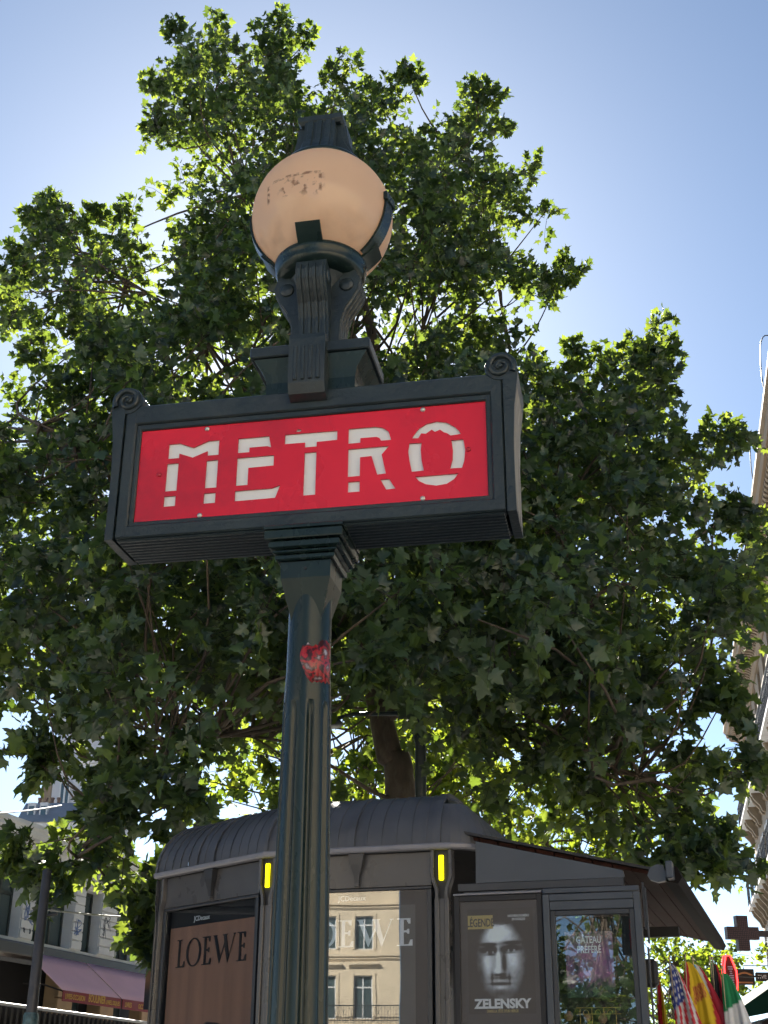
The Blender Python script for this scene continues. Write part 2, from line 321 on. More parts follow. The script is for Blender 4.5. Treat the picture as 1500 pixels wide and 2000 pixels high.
        for q in ((-.466, .466, 2.905, 2.919), (-.466, .466, 3.181, 3.199)): m.bbox(q[0], q[1], a, b, q[2], q[3], .003)
        for q in (-1, 1): m.bbox(min(q*.466, q*.452), max(q*.466, q*.452), a-.0004, b+.0004, 2.906, 3.198, .003)
        B(m, 'inner_moulding', IRONM)
        # red stencil plate with the letter openings cut through, white sheet behind
        M = Matrix.Translation((0, -sgn*-(D-.016) if sgn > 0 else -(D-.016), 3.05+Z0))
        if sgn > 0: M = Matrix.Translation((0, D-.016, 3.05+Z0)) @ Matrix.Rotation(math.pi, 4, 'Z')
        sp = [[(-.458, -.136), (.458, -.136), (.458, .136), (-.458, .136)]]+[[(x/1000, z/1000) for x, z in s] for L in LETTERS for s in L]
        plate = flat_mesh('red_plate', sp, REDP, .004, T, M); plate['label'] = 'red stencil plate with the word METRO cut out'
        m = MB(); a, b = y(D-.034, D-.0195); m.box(-.46, .46, a, b, 2.908, 3.192); B(m, 'white_sheet', WHITEP)
        for i, (x, z) in enumerate([(-.274, .122), (-.278, -.124), (.293, .123), (.291, -.124), (-.395, 0), (.406, 0)]):
            m = MB(); m.lathe([(.0065, 0), (.0065, .002), (.0045, .0042), (.001, .0052)], n=12)
            m.build('screw', RIVET if i < 4 else REDSCREW, T, (x*(-sgn), sgn*(D-.0145), 3.05+z+Z0), (R(90)*(-sgn), 0, 0))
    # top, bottom ribs, side boards with scrolls
    m = MB(); m.box(-W+.004, W-.004, -D+.037, D-.037, H1-.011, H1-.002); B(m, 'top_board', IRONM)
    for i in range(9):
        y0 = -D+.004+i*.0178; m = MB(); m.bbox(-W+.006, W-.006, y0, y0+.0146, H0-.007, H0-.0005, .003); B(m, 'rib', IRONM)
    for sx in (-1, 1):
        prof = [(.0, H0-.004), (.022, H0-.004), (.021, 2.95), (.0215, 3.05), (.026, 3.15), (.034, 3.21), (.038, 3.25), (.034, 3.285), (.02, 3.30), (-.005, 3.303), (-.012, 3.28), (0, 3.24)]
        off = W+.001; m = MB(); m.prism([((off+x)*sx, z) for x, z in (prof if sx > 0 else prof[::-1])], lambda x, z: (x, -D-.004, z), lambda x, z: (x, D+.004, z)); 
        B(m, 'end_board', IRONM)
        m = MB(); m.prism([((off+x+.0015 if i < 6 else off+x+.0015)*sx, z) for i, (x, z) in enumerate([(.021, H0+.01), (.02, 2.95), (.0205, 3.05), (.025, 3.15), (.033, 3.21), (.030, 3.215), (.018, 3.15), (.015, 3.05), (.015, 2.9)])][::sx], lambda x, z: (x, -D+.01, z), lambda x, z: (x, D-.01, z)); B(m, 'end_facing', BARE)
        for sy in (-1, 1):                                   # spiral volute, a tapering coil on each face
            cx, cz = sx*(W-.004), 3.268; pts = []; rr = []
            for i in range(46):
                a = i/45*2*math.pi*1.75; rad_ = .036*(1-i/45*.86); ang = R(-30)+a
                pts.append((cx+sx*rad_*math.cos(ang), sy*(D+.005), cz+rad_*math.sin(ang))); rr.append(.0085*(1-i/45*.45))
            m = MB(); m.tube(pts, rr, 8); B(m, 'volute', IRONM)
            m = MB(); m.lathe([(.039, -.010), (.040, -.002), (.038, .003)], n=28); m.build('volute_disc', IRONM, T, (cx, sy*D, cz+Z0), (R(90)*sy*-1 if sy < 0 else R(-90), 0, 0))
            m = MB(); m.lathe([(.007, -.004), (.007, .009), (.004, .012)], n=12); m.build('volute_eye', IRONM, T, (cx, sy*D, cz+Z0), (R(90) if sy < 0 else R(-90), 0, 0))
        m = MB(); m.lathe([(.0385, -D), (.0385, D)], n=28); m.build('volute_roll', IRONM, T, (sx*(W-.004), 0, 3.268+Z0), (R(90), 0, 0))
    # pedestal above the box: flaring shelf, fluted key blocks
    m = MB(); m.loft([sqr(.118, 3.2525, .075), sqr(.118, 3.285, .075), sqr(.124, 3.31, .08), sqr(.150, 3.352, .09)]); B(m, 'pedestal', IRON)  # darker paint puts the shade below the shelf into the colour
    m = MB(); m.bbox(-.160, .160, -.098, .098, 3.354, 3.386, .003); B(m, 'shelf', IRONM)
    for sy in (-1, 1):
        m = MB(); prof = [(-.045, 3.40), (.118, 3.40), (.122, 3.385), (.122, 3.29), (.119, 3.255), (.108, 3.228), (.0835, 3.217), (.0835, 3.2535), (.05, 3.2535)]
        m.prism([(sy*y, z) for y, z in prof][::-sy], lambda y, z: (-.048, y, z), lambda y, z: (.048, y, z)); kb = B(m, 'key_block', IRONM)
        for x in (-.030, -.010, .010, .030):                 # raised fillets between the flutes
            m = MB(); m.bbox(x-.0055, x+.0055, sy*.1215-.0035, sy*.1215+.0035, 3.262, 3.362, .002); B(m, 'fillet', IRONM)
    # console: four fluted brackets carrying the cup
    m = MB(); m.lathe([(.048, 3.40), (.045, 3.50), (.05, 3.60), (.085, 3.655)], n=24); B(m, 'stem', IRONM)
    for k in range(4):
        prof = [(.035, 3.40), (.066, 3.40), (.064, 3.44), (.066, 3.49), (.078, 3.535), (.098, 3.57), (.112, 3.60), (.116, 3.63), (.108, 3.662), (.09, 3.675), (.03, 3.675)]
        m = MB(); hw = .041; m.prism(prof, lambda r, z: (hw, -r, z), lambda r, z: (-hw, -r, z))
        o = B(m, 'console', IRONM); o.rotation_euler = (0, 0, k*math.pi/2)
        for x in (-.030, -.010, .010, .030):
            pts = [(x, -r-.0005, z) for r, z in prof[2:8]]
            m = MB(); m.loft([[(x-.0058, -r, z), (x-.004, -r-.005, z), (x+.004, -r-.005, z), (x+.0058, -r, z)] for r, z in [(.064, 3.425)]+prof[2:8]+[(.111, 3.648)]]); q = B(m, 'fillet', IRONM, T); q.rotation_euler = (0, 0, k*math.pi/2)
        for sx in (-1, 1):
            m = MB(); m.lathe([(.020, 0), (.020, .003), (.017, .0055), (.001, .006)], n=20); q = m.build('roundel', IRONM, T, None, None)
            q.matrix_local = Matrix.Rotation(k*math.pi/2, 4, 'Z') @ Matrix.Translation((sx*hw, -.083, 3.594+Z0)) @ Matrix.Rotation(sx*R(90), 4, 'Y')
    GZ, GR = 3.874, .198
    m = MB(); m.lathe([(.06, 3.656), (.10, 3.660), (.118, 3.670), (.125, 3.682), (.121, 3.692), (.127, 3.700), (.128, 3.712), (.121, 3.722), (.114, 3.719), (.09, 3.69), (.05, 3.68)], n=48); B(m, 'cup', IRON)
    m = MB(); nr = 40; m.lathe([(GR*math.sin(math.pi*i/nr)+1e-4, -GR*math.cos(math.pi*i/nr)) for i in range(2, nr-1)], n=64)
    globe_material(); g = m.build('globe', GLOBE, T, (0, 0, GZ+Z0-.026)); g['label'] = 'peach opal globe with worn brown marks'
    def strap(az, a0, a1, hw, name, th=.006):
        m = MB(); rings = []
        for i in range(17):
            el = R(a0+(a1-a0)*i/16); row = []
            for dr, s in ((.001, -1), (th, -1), (th, 1), (.001, 1)):
                r = GR+dr; row.append((s*hw, -r*math.cos(el), GZ+r*math.sin(el)))
            rings.append(row)
        m.loft(rings, smooth=False); o = B(m, name, IRON); o.rotation_euler = (0, 0, az); return o
    for k in range(4): strap(k*math.pi/2, -55, -37, .034, 'clip', .009)
    strap(R(78), -50, 3, .022, 'strap', .008); strap(R(78), -1, 6, .028, 'strap_lug', .012); strap(R(-82), -50, 2, .018, 'strap', .007)
    # cap on top of the globe
    m = MB(); m.lathe([(.118, 4.028), (.122, 4.036), (.117, 4.046), (.10, 4.058), (.07, 4.075), (.058, 4.10), (.052, 4.16)], n=40); B(m, 'cap', IRON)
    for k in range(4):
        prof = [(.03, 4.035), (.106, 4.035), (.092, 4.065), (.078, 4.10), (.070, 4.14), (.066, 4.175), (.03, 4.175)]
        m = MB(); hw = .044; m.prism(prof, lambda r, z: (hw*(1.15 if z < 4.05 else 1), -r, z), lambda r, z: (-hw*(1.15 if z < 4.05 else 1), -r, z)); o = B(m, 'cap_console', IRONM); o.rotation_euler = (0, 0, k*math.pi/2)
        for x in (-.026, 0, .026):
            m = MB(); m.loft([[(x-.009, -r, z), (x-.007, -r-.005, z), (x+.007, -r-.005, z), (x+.009, -r, z)] for r, z in [(.100, 4.048)]+prof[2:6]]); q = B(m, 'fillet', IRONM); q.rotation_euler = (0, 0, k*math.pi/2)
    m = MB(); m.loft([sqr(.058, 4.172), sqr(.066, 4.182), sqr(.066, 4.198), sqr(.052, 4.21), sqr(.02, 4.222)]); B(m, 'finial_slab', IRONM)
metro_sign()

# ------------------------------------------------------------------ the newspaper kiosk
def serif(ch, h):
    """outlines of a light roman capital, cap height h; returns (splines, width)"""
    t, k, s = .022*h/.17, .006*h/.17, .012*h/.17
    if ch == 'L':
        w = .55*h; return [[(0, 0), (w, 0), (w, .22*h), (w-s, .22*h), (w-2*s, k*1.5), (s*1.6+t, k*1.5), (s*1.6+t, h-k), (2.6*s+t, h-k), (2.6*s+t, h), (0, h), (0, h-k), (s*1.6, h-k), (s*1.6, k), (0, k)]], w
    if ch == 'E':
        w = .55*h; m = .52*h
        return [[(0, 0), (w, 0), (w, .22*h), (w-s, .22*h), (w-2*s, k*1.5), (s*1.6+t, k*1.5), (s*1.6+t, m-k), (w-3*s, m-k), (w-2.4*s, m-.09*h), (w-1.6*s, m-.09*h), (w-1.6*s, m+.09*h), (w-2.4*s, m+.09*h), (w-3*s, m+k), (s*1.6+t, m+k), (s*1.6+t, h-k*1.5), (w-3*s, h-k*1.5), (w-2*s, h-.2*h), (w-s, h-.2*h), (w-s, h), (0, h), (0, h-k), (s*1.6, h-k), (s*1.6, k), (0, k)]], w
    if ch == 'O':
        w = .92*h; c = (w/2, h/2); o = [(c[0]+w/2*math.cos(a*math.pi/18), c[1]+h*.51*math.sin(a*math.pi/18)) for a in range(36)]
        i = [(c[0]+(w/2-t)*math.cos(a*math.pi/18), c[1]+(h*.51-k*1.3)*math.sin(a*math.pi/18)) for a in range(36)]; return [o, i], w
    if ch == 'W':
        w = 1.3*h
        return [[(0, h), (3.2*s, h), (3.2*s, h-k), (2.7*s, h-k), (.36*w, .25*h), (.50*w, h*.72), (.46*w, h-k), (.42*w, h-k), (.42*w, h), (.42*w+4*s, h), (.42*w+4*s, h-k), (.42*w+3.2*s, h-k), (.73*w, .25*h), (.93*w, h-k), (.90*w, h-k), (.90*w, h), (w, h), (w, h-k), (.965*w, h-k), (.69*w, 0), (.67*w, 0), (.515*w, .58*h), (.32*w, 0), (.30*w, 0), (.03*w, h-k), (0, h-k)]], w
def serif_word(name, word, h, mt, parent, x, y, z, sx=1.0, gap=.16):
    g = []; cx = 0
    for ch in word:
        sp, w_ = serif(ch, h)
        for s in sp: g.append([(cx+px*sx, pz) for px, pz in s])
        cx += w_*sx+gap*h*sx
        if ch in 'OL': cx -= gap*h*sx*.4
    return flat_mesh(name, g, mt, .002, parent, Matrix.Translation((x, y, z))), cx
def print_grid(name, x0, x1, z0, z1, y, fn, parent, nx=90, nz=130, rough=.5):
    """a flat printed sheet: colours of the print per vertex"""
    xs = np.linspace(x0, x1, nx); zs = np.linspace(z0, z1, nz); X, Z = np.meshgrid(xs, zs)
    me = bpy.data.meshes.new(name); v = np.stack([X.ravel(), np.full(X.size, y), Z.ravel()], 1)
    f = [(j*nx+i, j*nx+i+1, (j+1)*nx+i+1, (j+1)*nx+i) for j in range(nz-1) for i in range(nx-1)]
    me.from_pydata(v.tolist(), [], f); U = (X-x0)/(x1-x0); V = (Z-z0)/(z1-z0)
    c = fn(U.ravel(), V.ravel()); c = np.clip(np.stack(list(c)+[np.ones_like(c[0])], 1), 0, 1)
    ca = me.color_attributes.new('print', 'FLOAT_COLOR', 'POINT'); ca.data.foreach_set('color', c.astype(np.float32).ravel())
    me.materials.append(vcol_mat(name+'_ink', rough)); return link(name, me, parent)
def hnoise(x, y, seed=0, f=1.0, oct=4):
    """value noise for prints"""
    out = 0; amp = 1; tot = 0; rg = np.random.RandomState(seed); T = rg.rand(64, 64)
    for o in range(oct):
        a = x*f; b = y*f; i = np.floor(a).astype(int); j = np.floor(b).astype(int); u = a-i; v = b-j; u = u*u*(3-2*u); v = v*v*(3-2*v)
        g = lambda p, q: T[p % 64, q % 64]
        out = out+amp*((g(i, j)*(1-u)+g(i+1, j)*u)*(1-v)+(g(i, j+1)*(1-u)+g(i+1, j+1)*u)*v); tot += amp; amp *= .5; f *= 2
    return out/tot
def portrait(u, v):
    """a dark close-up black-and-white portrait of a tired man (not any particular picture)"""
    G = lambda cx, cy, sx, sy: np.exp(-((u-cx)/sx)**2-((v-cy)/sy)**2)
    face = 1/(1+np.exp((((u-.50)/.33)**2+((v-.50)/.345)**2-1)*7))
    n = hnoise(u, v, 3, 26, 3); L = .05+.05*n
    f = .34+.42*G(.44, .78, .22, .10)+.26*G(.68, .52, .10, .10)+.26*G(.28, .48, .07, .10)+.55*G(.46, .50, .026, .12)+.25*G(.44, .40, .045, .025)
    f = f-.62*G(.34, .600, .13, .036)-.62*G(.66, .612, .13, .034)-.50*G(.33, .655, .14, .016)-.50*G(.67, .668, .14, .016)-.42*G(.55, .48, .04, .10)-.45*G(.47, .365, .085, .014)
    f = f-.50*G(.48, .280, .14, .013)+.20*G(.49, .245, .08, .014)-.30*G(.50, .335, .15, .018)-.22*G(.50, .19, .2, .05)-.22*G(.20, .40, .07, .2)-.22*G(.36, .33, .02, .07)-.2*G(.62, .33, .02, .07)
    for cx, cy in ((.335, .583), (.655, .598)): f = f+.40*G(cx-.032, cy, .020, .011)+.40*G(cx+.045, cy, .020, .011)-.5*G(cx, cy, .022, .016)+.60*G(cx+.006, cy+.006, .007, .006)-.25*G(cx, cy-.03, .08, .006)
    f = f+.05*np.sin((v-.8)*95+np.sin(u*7))*G(.48, .82, .2, .05)
    L = L*(1-face)+np.clip(f, .02, 1)*(.82+.36*n)*face
    L = np.where(v > .86+.02*np.sin(u*9), L*.45+.02, L)
    L = L*(1-.6*(1/(1+np.exp(-(u-.78)*18)))*face)
    L = np.clip((L-.09)*2.3, .004, 1.0)**1.15
    return [L*.95, L*1.0, L*1.08]
def picnic(u, v):
    """mauve and green cake poster, too blurred behind the glass to make out"""
    n = hnoise(u, v*1.3, 7, 9); n2 = hnoise(u, v, 9, 22, 3); top = 1/(1+np.exp(-(v-.82+.06*(n-.5)*4)*30)); bot = 1/(1+np.exp((v-.24+.08*(n-.5)*3)*25))
    r = .20+.26*n; g = .10+.10*n2; b = .22+.16*n; k = np.exp(-((u-.45)/.2)**2-((v-.36)/.06)**2)*.5
    r, g, b = r+k*.7, g+k*.35, b+k*.5
    d = np.exp(-((u-.22)/.07)**2-((v-.45)/.16)**2)*.9; r, g, b = r*(1-d), g*(1-d)+.02*d, b*(1-d)+.03*d
    r = r*(1-bot)+.03*bot; g = g*(1-bot)+(.05+.06*n2)*bot; b = b*(1-bot)+.045*bot
    r = r*(1-top)+(.18+.4*(n2 > .55))*top; g = g*(1-top)+(.16+.3*(n2 > .58))*top; b = b*(1-top)+(.15+.3*(n2 > .57))*top
    return [r*.7, g*.7, b*.7]
def woodprint(u, v):
    n = hnoise(u*1.0, v*.06, 5, 26, 4); n2 = hnoise(u, v, 8, 3); c = .75+.5*n*(.8+.4*n2)
    return [.36*c, .185*c, .12*c]
def greyprint(u, v):
    n = hnoise(u, v, 15, 5); c = .055+.03*n
    o = np.exp(-((u-.47)/.10)**2-((v-.18)/.10)**2)
    return [c+.35*o, c+.05*o, c*.95+.02*o]

def kiosk():
    K = empty('newspaper_kiosk', tuple(at(870, 1657, 8.3)[:2])+(PAV,), R(-17.5)); tag(K, 'dark grey newspaper kiosk with ribbed barrel roof and lit yellow strips', 'kiosk')
    Z0 = -PAV
    P = lambda m, name, mt, par=K, **k: m.build(name, mt, par, **k)
    class KB(MB):
        def build(s, *a, **k):
            s.v = [(x, y, z+Z0) for x, y, z in s.v]; return MB.build(s, *a, **k)
    la = R(30); LD = (-math.cos(la), math.sin(la))           # left face turns back 30 degrees
    P1 = (-1.20, 0.0); P0 = (P1[0]+1.27*LD[0], P1[1]+1.27*LD[1]); P2 = (-.02, 0.0)
    # eave path: left end, P1, rounded corner at P2, right flank
    rc = .20; path = [(P0[0]+.5*LD[1]*.0, P0[1])]; path = [P0, P1, (P2[0]-.0, 0)]
    arc = [(P2[0]+rc*math.sin(R(a)), rc-rc*math.cos(R(a))) for a in range(0, 91, 15)]
    full = [P0, P1]+arc+[(P2[0]+rc, 3.6)]
    def normals(pts):
        seg = []
        for a, b in zip(pts[:-1], pts[1:]):
            dx, dy = b[0]-a[0], b[1]-a[1]; L = math.hypot(dx, dy); seg.append((dy/L, -dx/L))      # outward (front is -y)
        out = []
        for i in range(len(pts)):
            a = seg[max(i-1, 0)]; b = seg[min(i, len(seg)-1)]; x, y = a[0]+b[0], a[1]+b[1]; L = math.hypot(x, y); x, y = x/L, y/L
            c = x*a[0]+y*a[1]; out.append((x/c, y/c))
        return out
    nrm = normals(full); off = lambda i, d: (full[i][0]+nrm[i][0]*d, full[i][1]+nrm[i][1]*d)
    EX, RB, RZ = .055, 3.052, .395
    prof = [(EX-.62*(1-math.cos(R(a)))*.75, RB+RZ*math.sin(R(a))) for a in (0, 10, 20, 32, 45, 58, 72, 90)]+[(-.8, RB+RZ+.03)]
    # roof panels between standing seams, one mesh each
    def roof_strip(i, s0, s1, name, mt, lift=0.0, par=K, pr=prof, solid=False):
        a, b = off, None; m = KB(); rows = []
        for d, z in pr:
            A = off(i, d+lift); B = off(i+1, d+lift); z2 = z+lift*.7
            rows.append([(A[0]+(B[0]-A[0])*s, A[1]+(B[1]-A[1])*s, z2) for s in (s0, s1)])
        vs = [p for r in rows for p in r]; n = len(rows); und = [(x, y, z-.018-lift*.5) for x, y, z in vs]
        fs = [(2*k, 2*k+1, 2*k+3, 2*k+2) for k in range(n-1)]
        m.add(vs, fs, True); m.add(und, [f[::-1] for f in fs], True)
        b0 = len(vs); allv = vs+und
        m.add(allv, [(2*k, 2*k+2, b0+2*k+2, b0+2*k) for k in range(n-1)]+[(2*k+1, b0+2*k+1, b0+2*k+3, 2*k+3) for k in range(n-1)]+[(0, b0, b0+1, 1), (2*n-2, 2*n-1, b0+2*n-1, b0+2*n-2)])
        return m.build(name, mt, par)
    npan = {0: 13, 1: 12}
    for i, npn in npan.items():
        for k in range(npn): roof_strip(i, (k+.035)/npn, (k+.965)/npn, 'roof_panel', KROOF, random.Random(k*7+i).uniform(-.002, .002))
        for k in range(npn+1):
            s = k/npn; wide = (k in (5, 7) if i == 0 else k in (6,)) ; hw = .02 if wide else .006
            if 0 < k < npn: roof_strip(i, s-hw, s+hw, 'seam_band' if wide else 'seam', KROOF, .010 if wide else .004)
    roof_strip(0, .985, 1.0, 'seam_band', KROOF, .011); roof_strip(1, 0.0, .018, 'seam_band', KROOF, .011)
    roof_strip(1, .955, 1.0, 'seam_band', KROOF, .012); roof_strip(0, 0, .02, 'seam_band', KROOF, .012)
    for i in range(2, 2+len(arc)-1): roof_strip(i, 0, 1, 'roof_corner', KROOF, .002, pr=[(min(d, EX), z) for d, z in prof if d > -.12])
    j = len(full)-2
    for k in range(16): roof_strip(j, (k+.02)/16, (k+.98)/16, 'roof_panel', KROOF, pr=[q for q in prof if q[0] > -.30])
    # crown of the roof, hidden behind the curved edge
    m = KB(); inner = [off(i, -.35) for i in (0, 1)]+[(P2[0]-.25, .35), (P2[0]-.25, 3.5), (P0[0]+.1, 3.6)]
    m.prism(inner, lambda x, y: (x, y, 3.2), lambda x, y: (x, y, 3.33)); m.build('roof_core', KROOF, K)
    # gutter trim following the eave
    m = KB(); rows = []
    for i in range(len(full)): rows.append([off(i, EX-.03)+(3.018,), off(i, EX+.012)+(3.020,), off(i, EX+.020)+(3.030,), off(i, EX+.020)+(3.050,), off(i, EX+.012)+(3.058,), off(i, EX-.03)+(3.058,)])
    m.loft(rows[:-1]); m.build('gutter', KTRIM, K)
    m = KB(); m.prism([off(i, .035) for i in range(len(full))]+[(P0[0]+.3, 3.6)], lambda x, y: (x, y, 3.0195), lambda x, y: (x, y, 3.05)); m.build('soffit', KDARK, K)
    # soffit and body
    m = KB(); body = [off(i, -.05) for i in range(2)]+[(P2[0]-.01, .05), (P2[0]+.02, 3.5), (P0[0]+.2, 3.5)]
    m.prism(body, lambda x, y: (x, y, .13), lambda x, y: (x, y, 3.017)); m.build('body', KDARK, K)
    def face(i, o, ang, W, tilt=0, parts=True):
        """a panelled front in its own frame: x to the right, y back"""
        F = bpy.data.objects.new('advertising_panel', None); COL.objects.link(F); F.parent = K; F.location = (o[0], o[1], Z0); F.rotation_euler = (0, 0, ang); F.empty_display_size = .1
        m = MB(); m.bbox(.07, W-.09, -.012, .03, 2.806, 3.016, .003); m.build('fascia', KPOST, F)
        m = MB(); m.bbox(.07, W-.09, -.016, .03, 2.786, 2.803, .003); m.build('panel_rail', KMETAL, F)
        m = MB(); cx = W*.5+.02                               # tapered bracket under the eave
        m.loft([[(cx-.052, -.013, 3.015), (cx+.052, -.013, 3.015), (cx+.052, -.06, 3.015), (cx-.052, -.06, 3.015)], [(cx-.040, -.013, 2.95), (cx+.040, -.013, 2.95), (cx+.040, -.055, 2.95), (cx-.040, -.055, 2.95)], [(cx-.018, -.013, 2.88), (cx+.018, -.013, 2.88), (cx+.018, -.042, 2.88), (cx-.018, -.042, 2.88)], [(cx-.015, -.013, 2.835), (cx+.015, -.013, 2.835), (cx+.015, -.036, 2.835), (cx-.015, -.036, 2.835)]])
        br = m.build('bracket', KMETAL, F); m = MB(); m.bbox(cx-.016, cx+.016, -.040, -.010, 2.815, 2.834, .002); m.build('bracket_foot', KPOST, F)
        for x0, x1 in ((.07, .10), (W-.12, W-.09)):
            m = MB(); m.bbox(x0, x1, -.014, .03, .35, 2.784, .003); m.build('panel_stile', KMETAL, F)
        m = MB(); m.box(.075, W-.095, -.012, .06, .35, .62); m.build('plinth', KMETAL, F)
        m = MB(); m.box(.10, W-.12, .034, .05, .62, 2.784); m.build('backing', KDARK, F)
        m = MB(); m.box(.101, W-.121, -.006, -.002, .621, 2.7835); m.build('glass_pane', GLASS, F)
        return F
    FL = face(0, P0, -la, 1.27); FF = face(1, P1, 0, 1.20)
    # front poster: pale letters on grey
    print_grid('poster', .17, .99, 1.20, 2.70, .030, greyprint, FF, 40, 60)
    serif_word('poster_lettering', 'LOEWE', .165, WHITEL, FF, .18, .026, 2.452, 1.12, .13)
    text_mesh('maker_lettering', 'JCDecaux', .046, WHITEL, FF, .475, .026, 2.735, .0005)
    # left poster: timber grain, dark letters, handbag
    print_grid('poster', .115, 1.10, 1.20, 2.67, .030, woodprint, FL, 90, 40)
    DARKL = mat('dark_print', (.022, .014, .012), .5)
    serif_word('poster_lettering', 'LOEWE', .185, DARKL, FL, .21, .026, 2.40, 1.05, .10)
    text_mesh('maker_lettering', 'JCDecaux', .046, WHITEL, FL, .40, .026, 2.70, .0005)
    m = MB(); m.tube([(.46, .027, 1.70), (.47, .026, 1.88), (.52, .026, 1.985), (.62, .026, 2.02), (.74, .026, 2.01), (.84, .026, 1.985), (.89, .026, 1.90), (.90, .026, 1.70)], [.022, .020, .020, .020, .020, .020, .02, .022], 8)
    m.v = [(x, .028+(y-.026)*.06, z) for x, y, z in m.v]; m.build('bag_handle_print', DARKL, FL)
    m = MB(); m.prism([(.38, 1.3), (.98, 1.3), (.93, 1.86), (.70, 1.84), (.45, 1.83)], lambda x, z: (x, .0265, z), lambda x, z: (x, .0285, z)); m.build('bag_print', DARKL, FL)
    # corner posts: a stem that forks round a lit yellow strip
    def cpost(x, y, ang, name='corner_post'):
        C = bpy.data.objects.new(name, None); COL.objects.link(C); C.parent = K; C.location = (x, y, Z0); C.rotation_euler = (0, 0, ang); C.empty_display_size = .1
        m = MB(); m.bbox(-.046, -.016, -.035, .05, .13, 2.72, .004); m.bbox(.016, .046, -.035, .05, .13, 2.72, .004); m.box(-.0165, .0165, -.022, .05, .13, 2.72); m.build('stem', KPOST, C)
        for s in (-1, 1):
            path = [(.031, 2.718), (.031, 2.755), (.036, 2.785), (.052, 2.83), (.060, 2.86), (.060, 2.93), (.058, 3.016)]
            m = MB(); m.loft([[(s*(a-.011), -.036, z), (s*(a+.008), -.036, z), (s*(a+.012), -.028, z), (s*(a+.012), .03, z), (s*(a-.011), .03, z)] for a, z in path]); m.build('fork_arm', KPOST, C)
        m = MB(); m.prism([(-.016, 2.72), (.016, 2.72), (.028, 2.79), (.05, 2.86), (.05, 3.016), (-.05, 3.016), (-.05, 2.86), (-.028, 2.79)], lambda x, z: (x, -.018, z), lambda x, z: (x, .03, z)); m.build('fork_infill', KDARK, C)
        if name == 'corner_post': m = MB(); m.bbox(-.015, .013, -.033, -.0185, 2.832, 2.984, .003); m.build('light_strip', YELLOW, C)
    cpost(P2[0]+.002, -.012, R(0)); cpost(P1[0]+.01, -.010, R(-15)); cpost(P0[0]+.02, P0[1]-.005, R(-45), 'end_post')
    # right wing: swung-out doors, gable panel, timber canopy
    gp = KB(); gp.prism([(.20, 2.806), (1.118, 2.806), (1.122, 2.806+.0), (1.116, 2.842), (1.10, 2.85), (.205, 3.062)], lambda x, z: (x, -.03, z), lambda x, z: (x, -.015, z)); gp.build('gable_panel', KBLUE, K)
    m = KB(); m.bbox(.085, 1.116, -.036, .0, 2.757, 2.804, .003); m.build('gable_rail', KMETAL, K)
    m = KB(); m.bbox(.12, 1.106, -.026, .0, 2.722, 2.755, .003); m.build('gable_rail', KBLUE, K)
    Dz = bpy.data.objects.new('poster_door', None); COL.objects.link(Dz); Dz.parent = K; Dz.location = (.06, -.02, Z0); Dz.rotation_euler = (0, 0, R(-1.4)); Dz.empty_display_size = .1
    def frame(par, x0, x1, z0, z1, t, name='door_frame', mt=KMETAL, y0=-.02, y1=.02):
        for a in ((x0, x0+t, z0, z1), (x1-t, x1, z0, z1)): m = MB(); m.bbox(a[0], a[1], y0, y1, a[2], a[3], .003); m.build(name, mt, par)
        for a in ((x0+t+.0005, x1-t-.0005, z1-t, z1), (x0+t+.0005, x1-t-.0005, z0, z0+t)): m = MB(); m.bbox(a[0], a[1], y0, y1-.001, a[2], a[3], .003); m.build(name, mt, par)
    frame(Dz, 0, .555, .45, 2.728, .034, mt=KDARK)
    m = MB(); m.box(.03, .525, .004, .014, .48, 2.70); m.build('backing', mat('door_backing', (.02, .021, .025), .5), Dz)
    print_grid('poster', .078, .49, 2.045, 2.65, .0015, portrait, Dz, 170, 240)
    GOLD = mat('gold_print', (.50, .37, .10), .5); BLK = mat('black_print', (.015, .014, .013), .5)
    m = MB(); m.box(.082, .240, -.001, .0005, 2.532, 2.612); m.build('title_plate', GOLD, Dz)
    text_mesh('title_lettering', 'LÉGENDE', .066, BLK, Dz, .161, -.002, 2.546, .0012, .62, 'CENTER')
    m = MB(); m.box(.335, .470, -.001, .0005, 2.572, 2.614); m.build('note_plate', BLK, Dz)
    text_mesh('note_lettering', 'NOUVEAU NUMÉRO\nEN KIOSQUE', .020, WHITEL, Dz, .402, -.002, 2.597, .0003, .72, 'CENTER')
    text_mesh('headline_lettering', 'ZELENSKY', .072, WHITEL, Dz, .286, -.002, 2.078, .0030, 1.02, 'CENTER')
    text_mesh('subtitle_lettering', "DANS LA TÊTE D'UN HÉROS", .023, GOLD, Dz, .286, -.002, 2.053, .0003, .66, 'CENTER')
    m = MB(); m.box(.032, .523, -.011, -.008, .485, 2.695); m.build('glass_pane', GLASS, Dz)
    m = MB(); m.bbox(-.002, .553, -.03, .012, 2.731, 2.743, .002); m.build('door_head', KTRIM, Dz)
    Dg = bpy.data.objects.new('glass_door', None); COL.objects.link(Dg); Dg.parent = K; Dg.location = (.622, -.045, Z0); Dg.rotation_euler = (0, 0, R(.6)); Dg.empty_display_size = .1
    frame(Dg, 0, .585, .35, 2.716, .040, mt=KBLUE, y0=-.03, y1=.03)
    m = MB(); m.bbox(.002, .583, -.022, .02, 2.722, 2.752, .003); m.build('door_head', KBLUE, Dg)
    m = MB(); m.bbox(.041, .544, -.026, .026, 2.622, 2.675, .003); m.build('top_rail', KBLUE, Dg)
    frame(Dg, .0405, .5445, .40, 2.621, .030, 'inner_frame', KMETAL, -.018, .018)
    m = MB(); m.box(.0705, .5145, -.004, -.001, .43, 2.591); m.build('glass_pane', glass('door_glass', 1.9, wav=.05, wscale=3.0), Dg)
